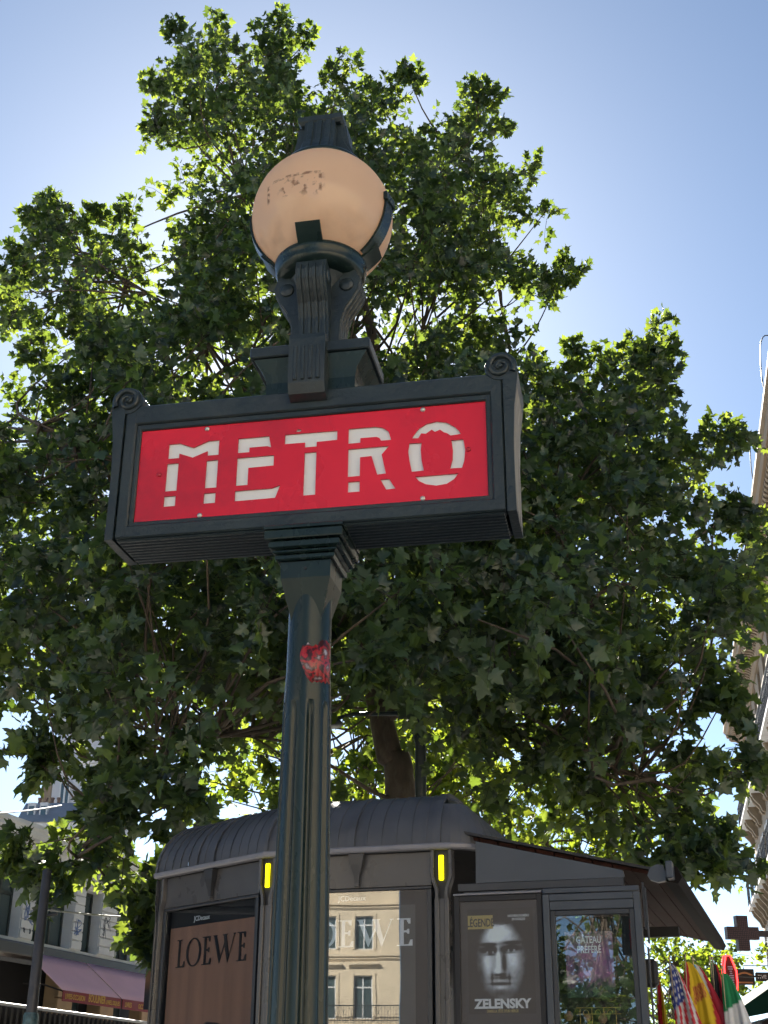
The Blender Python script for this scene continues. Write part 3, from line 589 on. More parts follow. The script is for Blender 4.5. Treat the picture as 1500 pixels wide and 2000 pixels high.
    m = MB(); m.box(.05, .54, .10, .11, .4, 2.59); m.build('backing', mat('shop_dim', (.03, .032, .028), .7, var=.6, vscale=9), Dg)
    po = print_grid('poster', .115, .40, 2.13, 2.50, .030, picnic, Dg, 70, 90)
    text_mesh('poster_lettering', 'GÂTEAU\nPRÉFÉRÉ', .056, WHITEL, Dg, .258, .028, 2.435, .0012, .70, 'CENTER')
    WIRE = mat('gold_wire', (.42, .30, .10), .3, metal=.8)
    m = MB(); rk = []
    for x in (.18, .25, .32, .39): m.tube([(x, .05, 1.9), (x, .05, 2.075)], .002, 6)
    for z in (1.98, 2.04, 2.075): m.tube([(.16, .05, z), (.42, .05, z)], .0025, 6)
    for x in (.20, .27, .34): m.tube([(x, .045, 2.04)]+[(x+.016+.016*math.cos(R(180-a)), .045, 2.045+.018*math.sin(R(a))) for a in range(0, 181, 30)]+[(x+.032, .045, 2.04)], .002, 6)
    m.build('postcard_rack', WIRE, Dg)
    for x, z, r in ((.22, 2.03, .022), (.31, 2.02, .026), (.11, 2.035, .028)):
        m = MB(); m.lathe([(r*.5, 0), (r*.95, r*.5), (r, r), (r*.85, r*1.5), (r*.4, r*1.9)], n=14); m.build('souvenir', mat('terracotta', (.30, .17, .10), .6, var=.4, vscale=40), Dg, (x, .06, z-.03))
    for x, h0, h1 in ((.600, 2.5, 2.77), (.612, 2.42, 2.74), (.604, .4, 2.40)):  # hinge strips on the door edge
        m = MB(); m.bbox(x, x+.010, -.02, .015, h0, h1, .002); m.build('hinge_strip', KMETAL, Dg)
    m = KB(); m.bbox(.595, .617, -.05, .01, .35, 2.72, .003); m.build('mullion', KBLUE, K)
    # canopy: timber slats under a thin roof, front beam with end cap
    CA, CB = (.10, 3.120), (1.40, 2.815)
    sl_ = (CB[1]-CA[1])/(CB[0]-CA[0])
    cz = lambda x: CA[1]+(x-CA[0])*sl_
    nsl = 11
    for k in range(nsl):
        x0 = CA[0]+(CB[0]-CA[0])*k/nsl; x1 = CA[0]+(CB[0]-CA[0])*(k+.94)/nsl; m = KB()
        m.prism([(x0, cz(x0)-.022), (x1, cz(x1)-.022), (x1, cz(x1)), (x0, cz(x0))], lambda x, z: (x, .04, z), lambda x, z: (x, 3.75, z)); m.build('canopy_slat', WOOD, K)
    m = KB(); m.prism([(CA[0]-.02, cz(CA[0]-.02)+.003), (CB[0], cz(CB[0])+.003), (CB[0], cz(CB[0])+.02), (CA[0]-.02, cz(CA[0]-.02)+.02)], lambda x, z: (x, .0, z), lambda x, z: (x, 3.8, z)); m.build('canopy_roof', KDARK, K)
    m = KB(); m.loft([[(1.36, y, 2.765), (1.44, y, 2.745), (1.465, y, 2.78), (1.44, y, 2.845), (1.37, y, 2.85)] for y in (-.1, 3.85)]); m.build('canopy_beam', mat('canopy_beam_dull_black', (.012, .010, .010), .8, spec=.1), K)
    m = KB(); pr = [(1.27, 2.79), (1.285, 2.765), (1.33, 2.75), (1.375, 2.757), (1.38, 2.80), (1.365, 2.845), (1.33, 2.853), (1.29, 2.835)]
    m.prism(pr, lambda x, z: (x, -.16, z), lambda x, z: (x, -.104, z)); m.build('beam_cap', KBLUE, K)
    m = KB(); m.bbox(1.385, 1.425, -.22, -.101, 2.762, 2.862, .006); m.build('beam_cap', KBLUE, K)
    m = KB(); m.bbox(.15, 1.30, 1.30, 1.36, 2.60, 2.665, .004); m.build('canopy_arm', KDARK, K)
    m = KB(); m.box(.12, .96, 1.28, 1.5, 2.32, 2.598); m.build('shutter_box', KDARK, K)
    m = KB(); m.bbox(.97, 1.13, 1.3, 1.4, 2.28, 2.46, .02); m.build('hanging_board', KDARK, K)
    m = KB(); m.box(.1, .4, 3.3, 3.5, .13, 2.9); m.build('rear_cheek', KDARK, K)
    return K
kiosk()

# ------------------------------------------------------------------ trees
_half = [(.10, -.03), (.30, -.10), (.36, .00), (.56, .10), (.40, .22), (.44, .30), (.70, .52), (.46, .52), (.30, .56), (.26, .66), (.22, .80), (.12, .86)]
def leaf_template(simple=False):
    h = [(.34, -.04), (.54, .12), (.38, .26), (.68, .52), (.26, .60)] if simple else _half
    out = [(0, .02)]+h+[(0, 1.08)]+[(-x, y) for x, y in h[::-1]]
    c = (0, .36); pts = [c]+out
    V = np.array([(x, y-.0, -.22*abs(x)-.22*(y-.35)**2+(.05 if abs(x) > .5 else 0)) for x, y in pts]); n = len(out)
    F = np.array([(0, 1+i, 1+(i+1) % n) for i in range(n)]); return V, F
def leaf_mesh(name, pos, tip, nor, size, mt, simple=False):
    V, F = leaf_template(simple); n = len(pos); tip = tip/np.linalg.norm(tip, axis=1, keepdims=True)
    x = np.cross(tip, nor); x /= np.linalg.norm(x, axis=1, keepdims=True)+1e-9; z = np.cross(x, tip)
    rg = np.random.RandomState(n % 9973); ka, kb, kc, kw = rg.uniform(-.05, .55, n), rg.uniform(-.25, .55, n), rg.normal(0, .28, n), rg.uniform(.82, 1.15, n)
    X0, Y0 = V[None, :, 0]*kw[:, None], V[None, :, 1]*np.ones((n, 1)); Zl = -ka[:, None]*np.abs(X0)-kb[:, None]*(Y0-.35)**2+kc[:, None]*X0*Y0+.06*np.sin(X0*9+kc[:, None]*20)
    if n == 1: Zl = V[None, :, 2]
    P = pos[:, None, :]+size[:, None, None]*(X0[..., None]*x[:, None, :]+Y0[..., None]*tip[:, None, :]+Zl[..., None]*z[:, None, :])
    P = P.reshape(-1, 3); Fa = (F[None]+(np.arange(n)*len(V))[:, None, None]).reshape(-1, 3)
    me = bpy.data.meshes.new(name); me.vertices.add(len(P)); me.vertices.foreach_set('co', P.astype(np.float32).ravel())
    me.loops.add(Fa.size); me.loops.foreach_set('vertex_index', Fa.astype(np.int32).ravel())
    me.polygons.add(len(Fa)); me.polygons.foreach_set('loop_start', np.arange(0, Fa.size, 3, dtype=np.int32)); me.polygons.foreach_set('loop_total', np.full(len(Fa), 3, dtype=np.int32))
    me.update(); me.validate(); me.materials.append(mt); return me
def sprays(rg, centers, radii, ntw, nlf, size, out_from, flat=.75):
    """leafy shoots: every clump is a bunch of twigs, leaves set alternately along each"""
    pos, tip, nor, sz, tw = [], [], [], [], []
    for c, r in zip(centers, radii):
        k = max(3, int(rg.poisson(ntw)))
        od = c-out_from; od = od/np.linalg.norm(od)
        for _ in range(k):
            d = rg.normal(size=3)+od*.55+np.array([0, 0, .15]); d /= np.linalg.norm(d)
            a = c+rg.normal(size=3)*r*.22; L = r*rg.uniform(.6, 1.15); b = a+d*L; mid = (a+b)/2+np.array([0, 0, .06*L]); b = b-np.array([0, 0, .10*L])
            tw.append((a, mid, b)); nl = max(3, int(rg.poisson(nlf)))
            side = np.cross(d, rg.normal(size=3)); side /= np.linalg.norm(side)
            for i in range(nl):
                t = .18+.82*(i+rg.uniform(-.3, .3))/max(1, nl-1); t = min(max(t, .05), 1.0)
                p = (1-t)**2*a+2*t*(1-t)*mid+t*t*b
                sg = 1 if i % 2 else -1; td = d*.55+side*sg*.9*(1 if i < nl-1 else .2)+rg.normal(size=3)*.35+np.array([0, 0, -.28])
                nn = np.array([0, 0, flat])+rg.normal(size=3)*.70
                pos.append(p+td/np.linalg.norm(td)*size*rg.uniform(.15, .45)); tip.append(td); nor.append(nn); sz.append(size*rg.uniform(.55, 1.12))
    return np.array(pos), np.array(tip), np.array(nor), np.array(sz), tw
def twig_mesh(name, tws, r0, mt, parent):
    m = MB()
    for a, mid, b in tws:
        m.tube([a, mid, b], [r0, r0*.7, r0*.35], 3, caps=False)
    return m.build(name, mt, parent)
def in_poly(pts, poly):
    x, y = pts; c = np.zeros(len(x), bool); n = len(poly); d = np.full(len(x), 1e9)
    for i in range(n):
        (x1, y1), (x2, y2) = poly[i], poly[(i+1) % n]
        k = ((y1 > y) != (y2 > y)) & (x < (x2-x1)*(y-y1)/((y2-y1) or 1e-9)+x1); c ^= k
        L = (x2-x1)**2+(y2-y1)**2; t = np.clip(((x-x1)*(x2-x1)+(y-y1)*(y2-y1))/L, 0, 1); d = np.minimum(d, np.hypot(x-x1-t*(x2-x1), y-y1-t*(y2-y1)))
    return c, d
def bezier(pts, n):
    """smooth chain through points"""
    P = [np.array(p, float) for p in pts]; out = []
    for i in range(len(P)-1):
        p0, p1, p2, p3 = P[max(i-1, 0)], P[i], P[i+1], P[min(i+2, len(P)-1)]
        for k in range(n):
            t = k/n; out.append(.5*((2*p1)+(-p0+p2)*t+(2*p0-5*p1+4*p2-p3)*t*t+(-p0+3*p1-3*p2+p3)*t**3))
    return out+[P[-1]]

def big_plane_tree():
    rg = np.random.RandomState(11)
    base = at(790, 1560, 14.2); T = empty('plane_tree', (0, 0, 0)); tag(T, 'big backlit plane tree with lobed leaves filling the sky behind the metro sign', 'tree')
    outline = [(335,60),(420,35),(455,80),(545,35),(600,75),(680,115),(735,150),(800,140),(850,205),(925,155),(965,175),(985,250),(1035,325),(1050,400),(1090,510),(1115,540),(1075,600),(985,615),(1000,650),(1080,690),(1180,720),(1262,615),(1300,640),(1310,760),(1370,850),(1440,850),(1425,900),(1385,985),(1440,1000),(1540,990),(1560,1290),(1490,1330),(1420,1350),(1330,1400),(1380,1440),(1470,1470),(1460,1530),(1400,1560),(1420,1640),(1400,1700),(1370,1750),(1280,1700),(1100,1620),(900,1600),(600,1600),(430,1590),(330,1660),(320,1840),(255,1830),(290,1730),(230,1740),(130,1740),(80,1690),(25,1640),(100,1590),(170,1530),(200,1450),(120,1440),(40,1400),(-60,1330),(-70,800),(80,740),(60,690),(-40,640),(-30,520),(50,480),(60,400),(110,390),(200,415),(285,395),(300,330),(290,270),(295,170)]
    gaps = [(455,745,45),(480,700,35),(1000,640,50),(760,620,40),(720,640,34),(1390,1055,40),(1335,1205,36),(95,1245,26),(320,470,38),(330,575,34),(250,570,26),(120,560,26),(260,610,30),(610,180,26),(420,330,26),(500,310,26),(320,330,22),(560,1390,20),(1160,1000,0),(870,600,26),(820,640,28),(90,1460,40),(1440,1280,26),(1300,1040,26),(690,1370,26),(225,1010,18),(60,1010,24),(370,760,20),(80,860,24),(190,720,26),(350,690,20),(980,480,20),(640,1230,14),(530,430,24),(900,420,18),(330,1545,22),(430,1490,26),(500,1530,30),(560,1480,20),(690,1400,34),(690,1480,26),(1230,1480,16),(1290,1400,22),(1110,1335,14),(250,1390,16),(640,1560,20),(1010,1440,14),(880,1500,10),(300,1690,16),(1485,1235,34),(1490,1130,26),(1470,1400,40),(1120,1210,12),(340,1250,14),(160,1160,16),(1200,1290,12),(760,1240,10),(470,1250,12),(100,1510,50),(45,1560,50),(30,1480,40)]
    # candidate clump centres through the crown's depth
    N = 26000; u = rg.uniform(-70, 1560, N); v = rg.uniform(20, 1850, N); inside, d = in_poly((u, v), outline); ok = inside & (d > np.interp(v, [0, 700, 1250, 1400], [46, 48, 50, 54]))
    ok &= ~((u > 600) & (u < 840) & (v > 1330) & (rg.uniform(size=N) < .85)) & ~((u > 690) & (u < 835) & (v > 1365))
    ok &= ~((u > 260) & (u < 730) & (v > 1370) & (rg.uniform(size=N) < .93))
    ok &= ~((u > 840) & (u < 1200) & (v > 1310) & (v < 1560) & (rg.uniform(size=N) < .86))
    for gx, gy, gr in gaps: ok &= np.hypot(u-gx, v-gy) > gr+24
    u, v, d = u[ok], v[ok], d[ok]; depth = np.clip((d-25)/300, 0, 1)**.5
    Yc = np.interp(v, [0, 700, 1100, 1400, 1600, 1850], [15.2, 14.6, 13.6, 13.0, 12.9, 11.2]); Yc = np.where((u < 420) & (v > 1350), np.minimum(Yc, 11.4), Yc)
    half = .4+np.interp(v, [0, 700, 1200, 1500, 1850], [2.0, 3.2, 3.2, 1.9, .4])*depth
    Y = Yc+rg.uniform(-1, 1, len(u))*half
    P = np.array([at(a, b, c) for a, b, c in zip(u, v, Y)])
    mind = np.interp(v, [0, 600, 900, 1100, 1700], [.55, .58, .57, .58, .60])
    keep = []
    for i in range(len(P)):
        if P[i][2] < 3.2: continue
        if keep:
            q = P[keep]; dd = ((q-P[i])**2).sum(1)
            if dd.min() < mind[i]**2: continue
        keep.append(i)
        if len(keep) >= 760: break
    Cn = P[keep]; ed = d[keep]; rad = np.where(ed < 75, .36, rg.uniform(.44, .66, len(keep)))
    shoots = [(1272,640),(1290,690),(1250,700),(1225,700),(1300,740),(345,75),(420,52),(440,100),(545,55),(590,90),(680,130),(740,165),(800,155),(925,175),(955,195),(985,255),(1035,335),(100,405),(70,425),(140,420),(190,425),(1110,535),(1085,560),(1395,850),(1430,860),(1380,880),(1440,1005),(1400,1000),(40,505),(20,540),(30,620),(1465,1485),(1440,1500),(70,700),(95,740),(310,180),(305,260),(1160,720),(1110,700),(1400,1690),(1410,1640),(300,1800),(290,1770),(315,1720),(60,1480),(90,1450),(110,1700),(60,1650),(1350,1370),(1420,1350),(1060,420),(250,420)]
    Cn = np.concatenate([Cn, [at(a, b, np.interp(b, [0, 700, 1100, 1400, 1850], [15, 14.4, 13.4, 12.6, 11.2])+rg.uniform(-.6, .6)) for a, b in shoots]]); rad = np.concatenate([rad, np.full(len(shoots), .27)])
    heart = at(730, 1000, 14.0)
    pos, tip, nor, sz, tws = sprays(rg, Cn, rad, 8.8, 10.8, .165, heart)
    sz *= np.interp(pos[:, 2], [4, 7, 10, 15], [.88, .82, .74, .69])
    # keep leaf sprays clear of the kiosk and the sky gaps open
    near = np.argsort(pos[:, 1]+np.where(pos[:, 2] < 2.6, 50, 0)+np.abs(pos[:, 0])*.15)
    idx = near[:300]; rest = np.setdiff1d(np.arange(len(pos)), idx)
    me = leaf_mesh('foliage', pos[rest], tip[rest], nor[rest], sz[rest], LEAF); fo = link('foliage', me, T); fo['kind'] = 'stuff'
    lm = leaf_mesh('leaf', np.zeros((1, 3)), np.array([[0, 1., 0]]), np.array([[0, 0, 1.]]), np.ones(1), LEAF)
    for i in idx:
        t = Vector(tip[i]).normalized(); x = t.cross(Vector(nor[i])).normalized(); z = x.cross(t); s = sz[i]
        o = link('leaf', lm, T); o.matrix_local = Matrix([[x[0]*s, t[0]*s, z[0]*s, pos[i][0]], [x[1]*s, t[1]*s, z[1]*s, pos[i][1]], [x[2]*s, t[2]*s, z[2]*s, pos[i][2]], [0, 0, 0, 1]])
    # trunk and limbs
    g0 = np.array([base[0]+.12, base[1], 0.1])
    tr = bezier([g0, at(783, 1560, 14.2), at(762, 1480, 14.2), at(745, 1405, 14.2), at(728, 1300, 14.3), at(735, 1100, 14.4), at(730, 900, 14.6), at(738, 720, 14.8), at(700, 560, 15.0), at(640, 380, 15.2), at(560, 200, 15.3)], 5)
    n = len(tr); m = MB(); m.tube(tr, [.165*(1-i/(n-1))**.8+.012+.06*math.exp(-i/2) for i in range(n)], 14); m.build('trunk', BARK, T)
    limbs = [([(745,1410,14.2),(790,1380,14.0),(815,1330,13.8),(880,1310,13.6),(960,1292,13.4),(1060,1250,13.2),(1140,1195,13.0),(1187,1150,12.9),(1300,1130,12.8),(1420,1110,12.8)], .085),
             ([(750,1440,14.2),(770,1360,14.5),(860,1200,14.9),(960,1000,15.2),(1010,800,15.3),(980,600,15.3),(940,350,15.2)], .10),
             ([(735,1330,14.3),(690,1230,13.8),(560,1120,13.2),(400,1010,12.8),(230,900,12.6),(80,830,12.6)], .085),
             ([(783,1560,14.2),(735,1550,14.0),(650,1498,13.4),(560,1450,12.8),(420,1440,12.2),(300,1500,11.7),(200,1600,11.3),(140,1690,11.0)], .036),
             ([(735,1100,14.4),(640,950,14.2),(480,760,14.3),(330,600,14.4),(180,520,14.4)], .07),
             ([(733,900,14.6),(800,720,14.8),(840,560,15.0),(830,330,15.2)], .055),
             ([(738,720,14.8),(620,560,14.6),(480,380,14.8),(420,180,15.0)], .05),
             ([(1040,1255,13.2),(1038,1170,13.3),(1045,1100,13.4),(1080,1040,13.5),(1160,900,13.8),(1240,760,14.0)], .045),
             ([(880,1310,13.6),(960,1400,13.2),(1100,1470,12.8),(1280,1520,12.5)], .05),
             ([(960,1000,15.2),(1150,950,15.2),(1330,930,15.0)], .045)]
    nodes = [np.array(p) for p in tr[10:]]; 
    for pts, r in limbs:
        c = bezier([at(*p) for p in pts], 4); k = len(c); m = MB(); m.tube(c, [.72*r*(1-i/(k-1)*.82) for i in range(k)], 9); m.build('limb', BARK, T); nodes += c[2:]
    nodes = np.array(nodes); bt = []
    m = MB()
    for c in Cn:
        dd = np.linalg.norm(nodes-c, axis=1)+np.maximum(0, nodes[:, 2]-c[2])*1.5; k = nodes[np.argsort(dd)[rg.randint(0, 4)]]; L = np.linalg.norm(c-k)
        mid = (c+k)/2+rg.normal(size=3)*.10*L-np.array([0, 0, .08*L]); q = bezier([k, mid, c], 3)
        m.tube(q, [(.008+.0065*min(L, 2.5))*(1-i/(len(q)-1)*.7) for i in range(len(q))], 5, caps=False)
    b = m.build('branches', BARK, T); b['kind'] = 'stuff'
    t = twig_mesh('twigs', tws, .0045, TWIGM, T); t['kind'] = 'stuff'
    fm = MB(); fm.lathe([(.004, -.018), (.014, -.012), (.018, 0), (.014, .012), (.004, .018)], n=10)   # hanging seed balls
    first = None
    for a, b_ in ((58, 664), (61, 670), (85, 668), (140, 452), (210, 1250), (1300, 1380)):
        p = at(a, b_, 13.0)
        if first is None: first = fm.build('seed_ball', TWIGM, T, tuple(p))
        else: link('seed_ball', first.data, T, tuple(p))
    return len(pos), len(Cn)
print('leaves', big_plane_tree())

def small_tree(name, label, x, y, h, rx, rz, nclump, seed, leaf=.2, trunk_h=None, ntw=5, nlf=8, group='plane trees further along the square', zc=None):
    rg = np.random.RandomState(seed); T = empty(name, (x, y, .1)); tag(T, label, 'tree', group)
    zc = zc or h-rz; C = []
    while len(C) < nclump:
        p = rg.uniform(-1, 1, 3); q = np.linalg.norm(p)
        if q > 1 or q < .35: continue
        k = 1+.16*math.sin(3*math.atan2(p[1], p[0])+seed)
        C.append((p[0]*rx*k, p[1]*rx*k, zc+p[2]*rz))
    C = np.array(C); rad = np.full(len(C), .85)*(leaf/.2)**.5
    pos, tip, nor, sz, tws = sprays(rg, C, rad, ntw, nlf, leaf, np.array([0, 0, zc-rz*.5]))
    o = link('crown', leaf_mesh('crown', pos, tip, nor, sz, LEAF_SUNNY, True), T); o['kind'] = 'stuff'
    m = MB(); top = zc+rz*.5; tr = bezier([(0, 0, 0), (.1, .05, h*.3), (-.05, .1, h*.55), (.1, 0, top)], 4); n = len(tr); m.tube(tr, [.22*(1-i/(n-1)*.85) for i in range(n)], 10); m.build('trunk', BARK, T)
    m = MB()
    for c in C:
        k = np.array(tr[min(n-1, 5+int(rg.uniform(0, n-6)))]); mid = (k+c)/2+rg.normal(size=3)*.2; m.tube(bezier([k, mid, c], 2), [.035, .028, .02, .014, .01], 4, caps=False)
    b = m.build('branches', BARK, T); b['kind'] = 'stuff'
small_tree('plane_tree', 'sunlit yellow-green plane tree seen through the gap left of the trunk', -.3, 23.0, 9.6, 3.0, 3.1, 110, 3)
small_tree('plane_tree', 'sunlit plane tree showing just right of the big trunk above the kiosk roof', 2.4, 33.0, 12.0, 3.4, 4.0, 120, 13)
small_tree('plane_tree', 'plane tree beyond the kiosk canopy, in front of the tall stone facade', 3.4, 27.5, 8.2, 2.2, 2.8, 60, 5)
small_tree('plane_tree', 'low distant tree seen under the kiosk canopy behind the flags', 11.2, 52.0, 7.9, 3.4, 2.7, 80, 9, leaf=.22)

# ------------------------------------------------------------------ buildings
STONE = mat('grey_pale_stone', (.60, .61, .63), .85, var=.12, vscale=1.2, bump=.25, bscale=25, dirt=(.36, .35, .34), dscale=1.3, damt=.5)
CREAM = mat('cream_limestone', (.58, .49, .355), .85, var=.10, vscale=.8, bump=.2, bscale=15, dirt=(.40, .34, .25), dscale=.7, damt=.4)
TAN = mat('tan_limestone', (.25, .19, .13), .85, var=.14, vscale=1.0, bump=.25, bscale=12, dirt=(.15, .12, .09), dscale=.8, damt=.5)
ZINC = mat('zinc_roof', (.20, .22, .25), .45, var=.12, vscale=2)
FRAMEW = mat('white_window_frame', (.55, .56, .56), .5); FRAMEG = mat('dark_window_frame', (.035, .045, .045), .5)
SHUT = mat('grey_shutter', (.40, .41, .42), .6); RAIL = mat('black_wrought_iron', (.014, .014, .016), .45)
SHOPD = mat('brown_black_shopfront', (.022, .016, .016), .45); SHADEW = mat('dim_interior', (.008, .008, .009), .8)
PANE = mat('window_pane', (.05, .075, .08), .04, spec=.8)
def mould(x0, x1, y, prof, name, mt, par):
    """horizontal moulding: prof = (outward depth, height) points, extruded along x"""
    m = MB(); pts = [(y, prof[0][1])]+[(y-d, z) for d, z in prof]+[(y, prof[-1][1])]
    m.prism(pts, lambda a, z: (x1, a, z), lambda a, z: (x0, a, z)); return m.build(name, mt, par)
def window(par, x0, x1, z0, z1, y=.0, depth=.22, leaves=2, fm=FRAMEG, transom=None, meshes={}):
    """recessed casement: frame, panes, sill"""
    key = (round(x1-x0, 3), round(z1-z0, 3), leaves, fm.name, transom, depth)
    if key not in meshes:
        w_, h_ = x1-x0, z1-z0; m = MB(); t = .06
        m.box(0, w_, depth-.06, depth, 0, t); m.box(0, w_, depth-.06, depth, h_-t, h_); m.box(0, t, depth-.059, depth, t, h_-t); m.box(w_-t, w_, depth-.059, depth, t, h_-t)
        for k in range(1, leaves): m.box(w_*k/leaves-.035, w_*k/leaves+.035, depth-.065, depth-.001, t, h_-t)
        if transom: m.box(t, w_-t, depth-.062, depth-.002, h_*transom-.035, h_*transom+.035)
        f = m.build('window', fm, par, (x0, y, z0)); m = MB(); m.box(t*.5, w_-t*.5, depth-.03, depth-.02, t*.5, h_-t*.5); p = m.build('pane', PANE, f)
        meshes[key] = (f.data, p.data); return f
    a, b = meshes[key]; f = link('window', a, par, (x0, y, z0)); link('pane', b, f); return f
def wall_with_holes(par, x0, x1, z0, z1, holes, mt, depth=.24, name='wall', y=0.0):
    """front wall slab cut round rectangular openings, with real reveals"""
    xs = sorted({x0, x1}|{h[0] for h in holes}|{h[1] for h in holes}); m = MB()
    for a, b in zip(xs[:-1], xs[1:]):
        cuts = sorted([(h[2], h[3]) for h in holes if h[0] <= a+1e-6 and h[1] >= b-1e-6]); z = z0
        for c, d in cuts+[(z1, z1)]:
            if c > z+1e-6: m.box(a, b, y, y+depth, z, c)
            z = max(z, d)
    return m.build(name, mt, par)

def left_building():
    f0 = at(0, 1835, 28.4); B = empty('corner_building', (f0[0], f0[1], 0), R(74)); tag(B, 'grey stone building with rusticated piers and tall dark windows over a shop', 'building')
    wins = [(-17.6, -16.4), (-14.9, -13.2), (-12.3, -10.6), (-9.5, -7.9), (-7.2, -5.4), (-4.8, -3.1), (-2.5, -1.35), (-.9, .69), (1.24, 2.98), (3.50, 4.33), (5.19, 6.42)]
    wall_with_holes(B, -19, 9.6, 4.58, 6.5, [(a, b, 4.65, 6.06) for a, b in wins], STONE, .34)
    for a, b in wins: window(B, a, b, 4.65, 6.06, depth=.30, leaves=3 if b-a > 1.2 else 2, transom=.66)
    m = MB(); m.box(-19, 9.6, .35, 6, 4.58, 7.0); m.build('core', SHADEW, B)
    # rusticated courses on the piers, one block each
    blk = {}
    edges = [-19]+[e for w_ in wins for e in w_]+[9.6]
    for a, b in zip(edges[0::2], edges[1::2]):
        if b < -3.5: continue
        for k in range(7):
            key = round(b-a, 3); z = 4.66+k*.202
            if key not in blk: m = MB(); m.bbox(.02, b-a-.02, -.035, -.001, .012, .19, .008); blk[key] = m.build('stone_block', STONE, B, (a, 0, z)).data
            else: link('stone_block', blk[key], B, (a, 0, z))
    mould(-19, 9.6, -.002, [(.05, 6.10), (.09, 6.16), (.06, 6.2)], 'string_course', STONE, B)
    mould(-19, 9.6, -.003, [(.03, 6.47), (.12, 6.50), (.16, 6.58), (.18, 6.60), (.18, 6.68), (.30, 6.72), (.34, 6.80), (.34, 6.86), (.40, 6.92), (.40, 7.0)], 'cornice', STONE, B)
    for k in range(60):
        x = -8+k*.29; m = MB()
        if k == 0: m.bbox(0, .14, -.10, -.005, 6.36, 6.46, .01); dn = m.build('dentil', STONE, B, (x, 0, 0)).data
        else: link('dentil', dn, B, (x, 0, 0))
    # dark shop fascia and the shop below
    m = MB(); m.bbox(-19, 9.6, -.10, .3, 4.30, 4.575, .02); m.build('shop_fascia', SHOPD, B)
    m = MB(); m.bbox(-19, .6, -.62, -.105, 4.22, 4.46, .02); m.build('shop_hood', SHOPD, B)
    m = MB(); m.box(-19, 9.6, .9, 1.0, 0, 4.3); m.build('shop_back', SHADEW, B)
    LIT = mat('tan_shop_pier', (.36, .26, .15), .7, var=.2, vscale=2)
    blk = None
    for x in (-6, -3.2, -.55, 2.9, 5.0, 7.3):
        m = MB(); m.box(x+.02, x+.68, .22, .5, .0, 4.29); m.build('pier', LIT, B)
        for k in range(11):
            if blk is None: m = MB(); m.bbox(0, .70, .12, .218, .01, .33, .015); blk = m.build('pier_block', LIT, B, (x, 0, .5+k*.345)).data
            else: link('pier_block', blk, B, (x, 0, .5+k*.345))
    WARM = emit('shop_lamp_glow', (1, .92, .75), 6)
    for x, z in ((-.36, 3.82), (-.12, 3.79)):
        m = MB(); m.lathe([(.02, .06), (.05, .04), (.09, 0), (.08, -.012), (.01, -.016)], n=14); m.build('wall_lamp', WARM, B, (x, .02, z)); m = MB(); m.tube([(x, .12, z+.08), (x, .02, z+.06)], .012, 6); m.build('lamp_arm', RAIL, B)
    SIGN = mat('orange_poster', (.42, .15, .04), .6, var=.4, vscale=6); m = MB(); m.box(-2.3, -.72, .18, .2, 2.0, 4.0); m.build('shop_poster', SIGN, B)
    text_mesh('poster_lettering', 'T\nLLE', .5, mat('yellow_print', (.5, .32, .03), .5), B, -1.2, .17, 3.4, .01)
    for a, b in ((3.62, 4.95), (5.75, 7.2)): window(B, a, b, .2, 4.2, y=.45, depth=.3, leaves=2, transom=.7)
    # graffiti strokes on the piers
    GB = mat('blue_spray', (.10, .16, .34), .7); GK = mat('dark_spray', (.06, .07, .09), .7); rg = random.Random(4)
    for x0, x1, z0, z1, mt in ((.78, 1.0, 5.0, 5.5, GB), (1.02, 1.2, 4.95, 5.35, GB), (3.05, 3.4, 4.95, 5.35, GB), (4.45, 4.85, 5.0, 5.6, GK), (6.6, 6.95, 4.7, 5.3, GK), (.8, .9, 4.78, 4.9, GK), (1.05, 1.15, 4.78, 4.9, GK)):
        for _ in range(5):
            pts = [(rg.uniform(x0, x1), -.037, rg.uniform(z0, z1)) for _ in range(4)]; m = MB(); m.tube(bezier(pts, 4), .012, 4); m.v = [(x, -.0375+(y+.037)*.08, z) for x, y, z in m.v]; m.build('graffiti', mt, B)
    # set-back attic with a window, slope at its far end, chimney
    m = MB(); m.prism([(-19, 7.0), (1.2, 7.0), (.1, 8.25), (-.1, 8.3), (-19, 8.3)], lambda x, z: (x, 1.2, z), lambda x, z: (x, 5, z)); m.build('attic', STONE, B)
    mould(-19, -.05, 1.197, [(.06, 8.2), (.10, 8.26), (.10, 8.32)], 'attic_coping', STONE, B)
    window(B, -1.9, -.75, 7.25, 7.8, y=1.0, depth=.18, leaves=1)
    m = MB(); m.box(-2.6, -1.4, 2.4, 3.2, 8.3, 9.5); m.build('chimney', TAN, B)
    m = MB(); m.box(-19, 9.6, .2, 6, 7.001, 7.05); m.build('roof', ZINC, B)
    # books awning
    A = empty('shop_awning', (f0[0], f0[1], 0), R(74)); tag(A, 'faded mauve shop awning with dark red lettered valance over the bookshop', 'awning')
    CL = translucent('mauve_canvas', (.76, .47, .54), (.5, .26, .3), .06, .10, 1.5, .02); VL = mat('dark_red_valance', (.16, .012, .02), .7, var=.1, vscale=4); YL = mat('gold_lettering', (.46, .27, .03), .6)
    for x0, x1 in ((.88, 3.60), (3.68, 8.4)):
        m = MB(); rows = []
        for i in range(13):
            x = x0+(x1-x0)*i/12; sag = .02*math.sin(i/12*math.pi)
            rows.append([(x, -.11-1.0*t, 4.40-.80*t-sag*math.sin(t*math.pi)*1.5) for t in (0, .25, .5, .75, 1)]+[(x, -.11-1.0*t, 4.385-.80*t-sag*math.sin(t*math.pi)*1.5) for t in (1, .75, .5, .25, 0)])
        m.loft(rows, smooth=True); m.build('canvas', CL, A)
        m = MB(); m.bbox(x0, x1, -1.125, -1.105, 3.38, 3.597, .006); m.build('valance', VL, A)
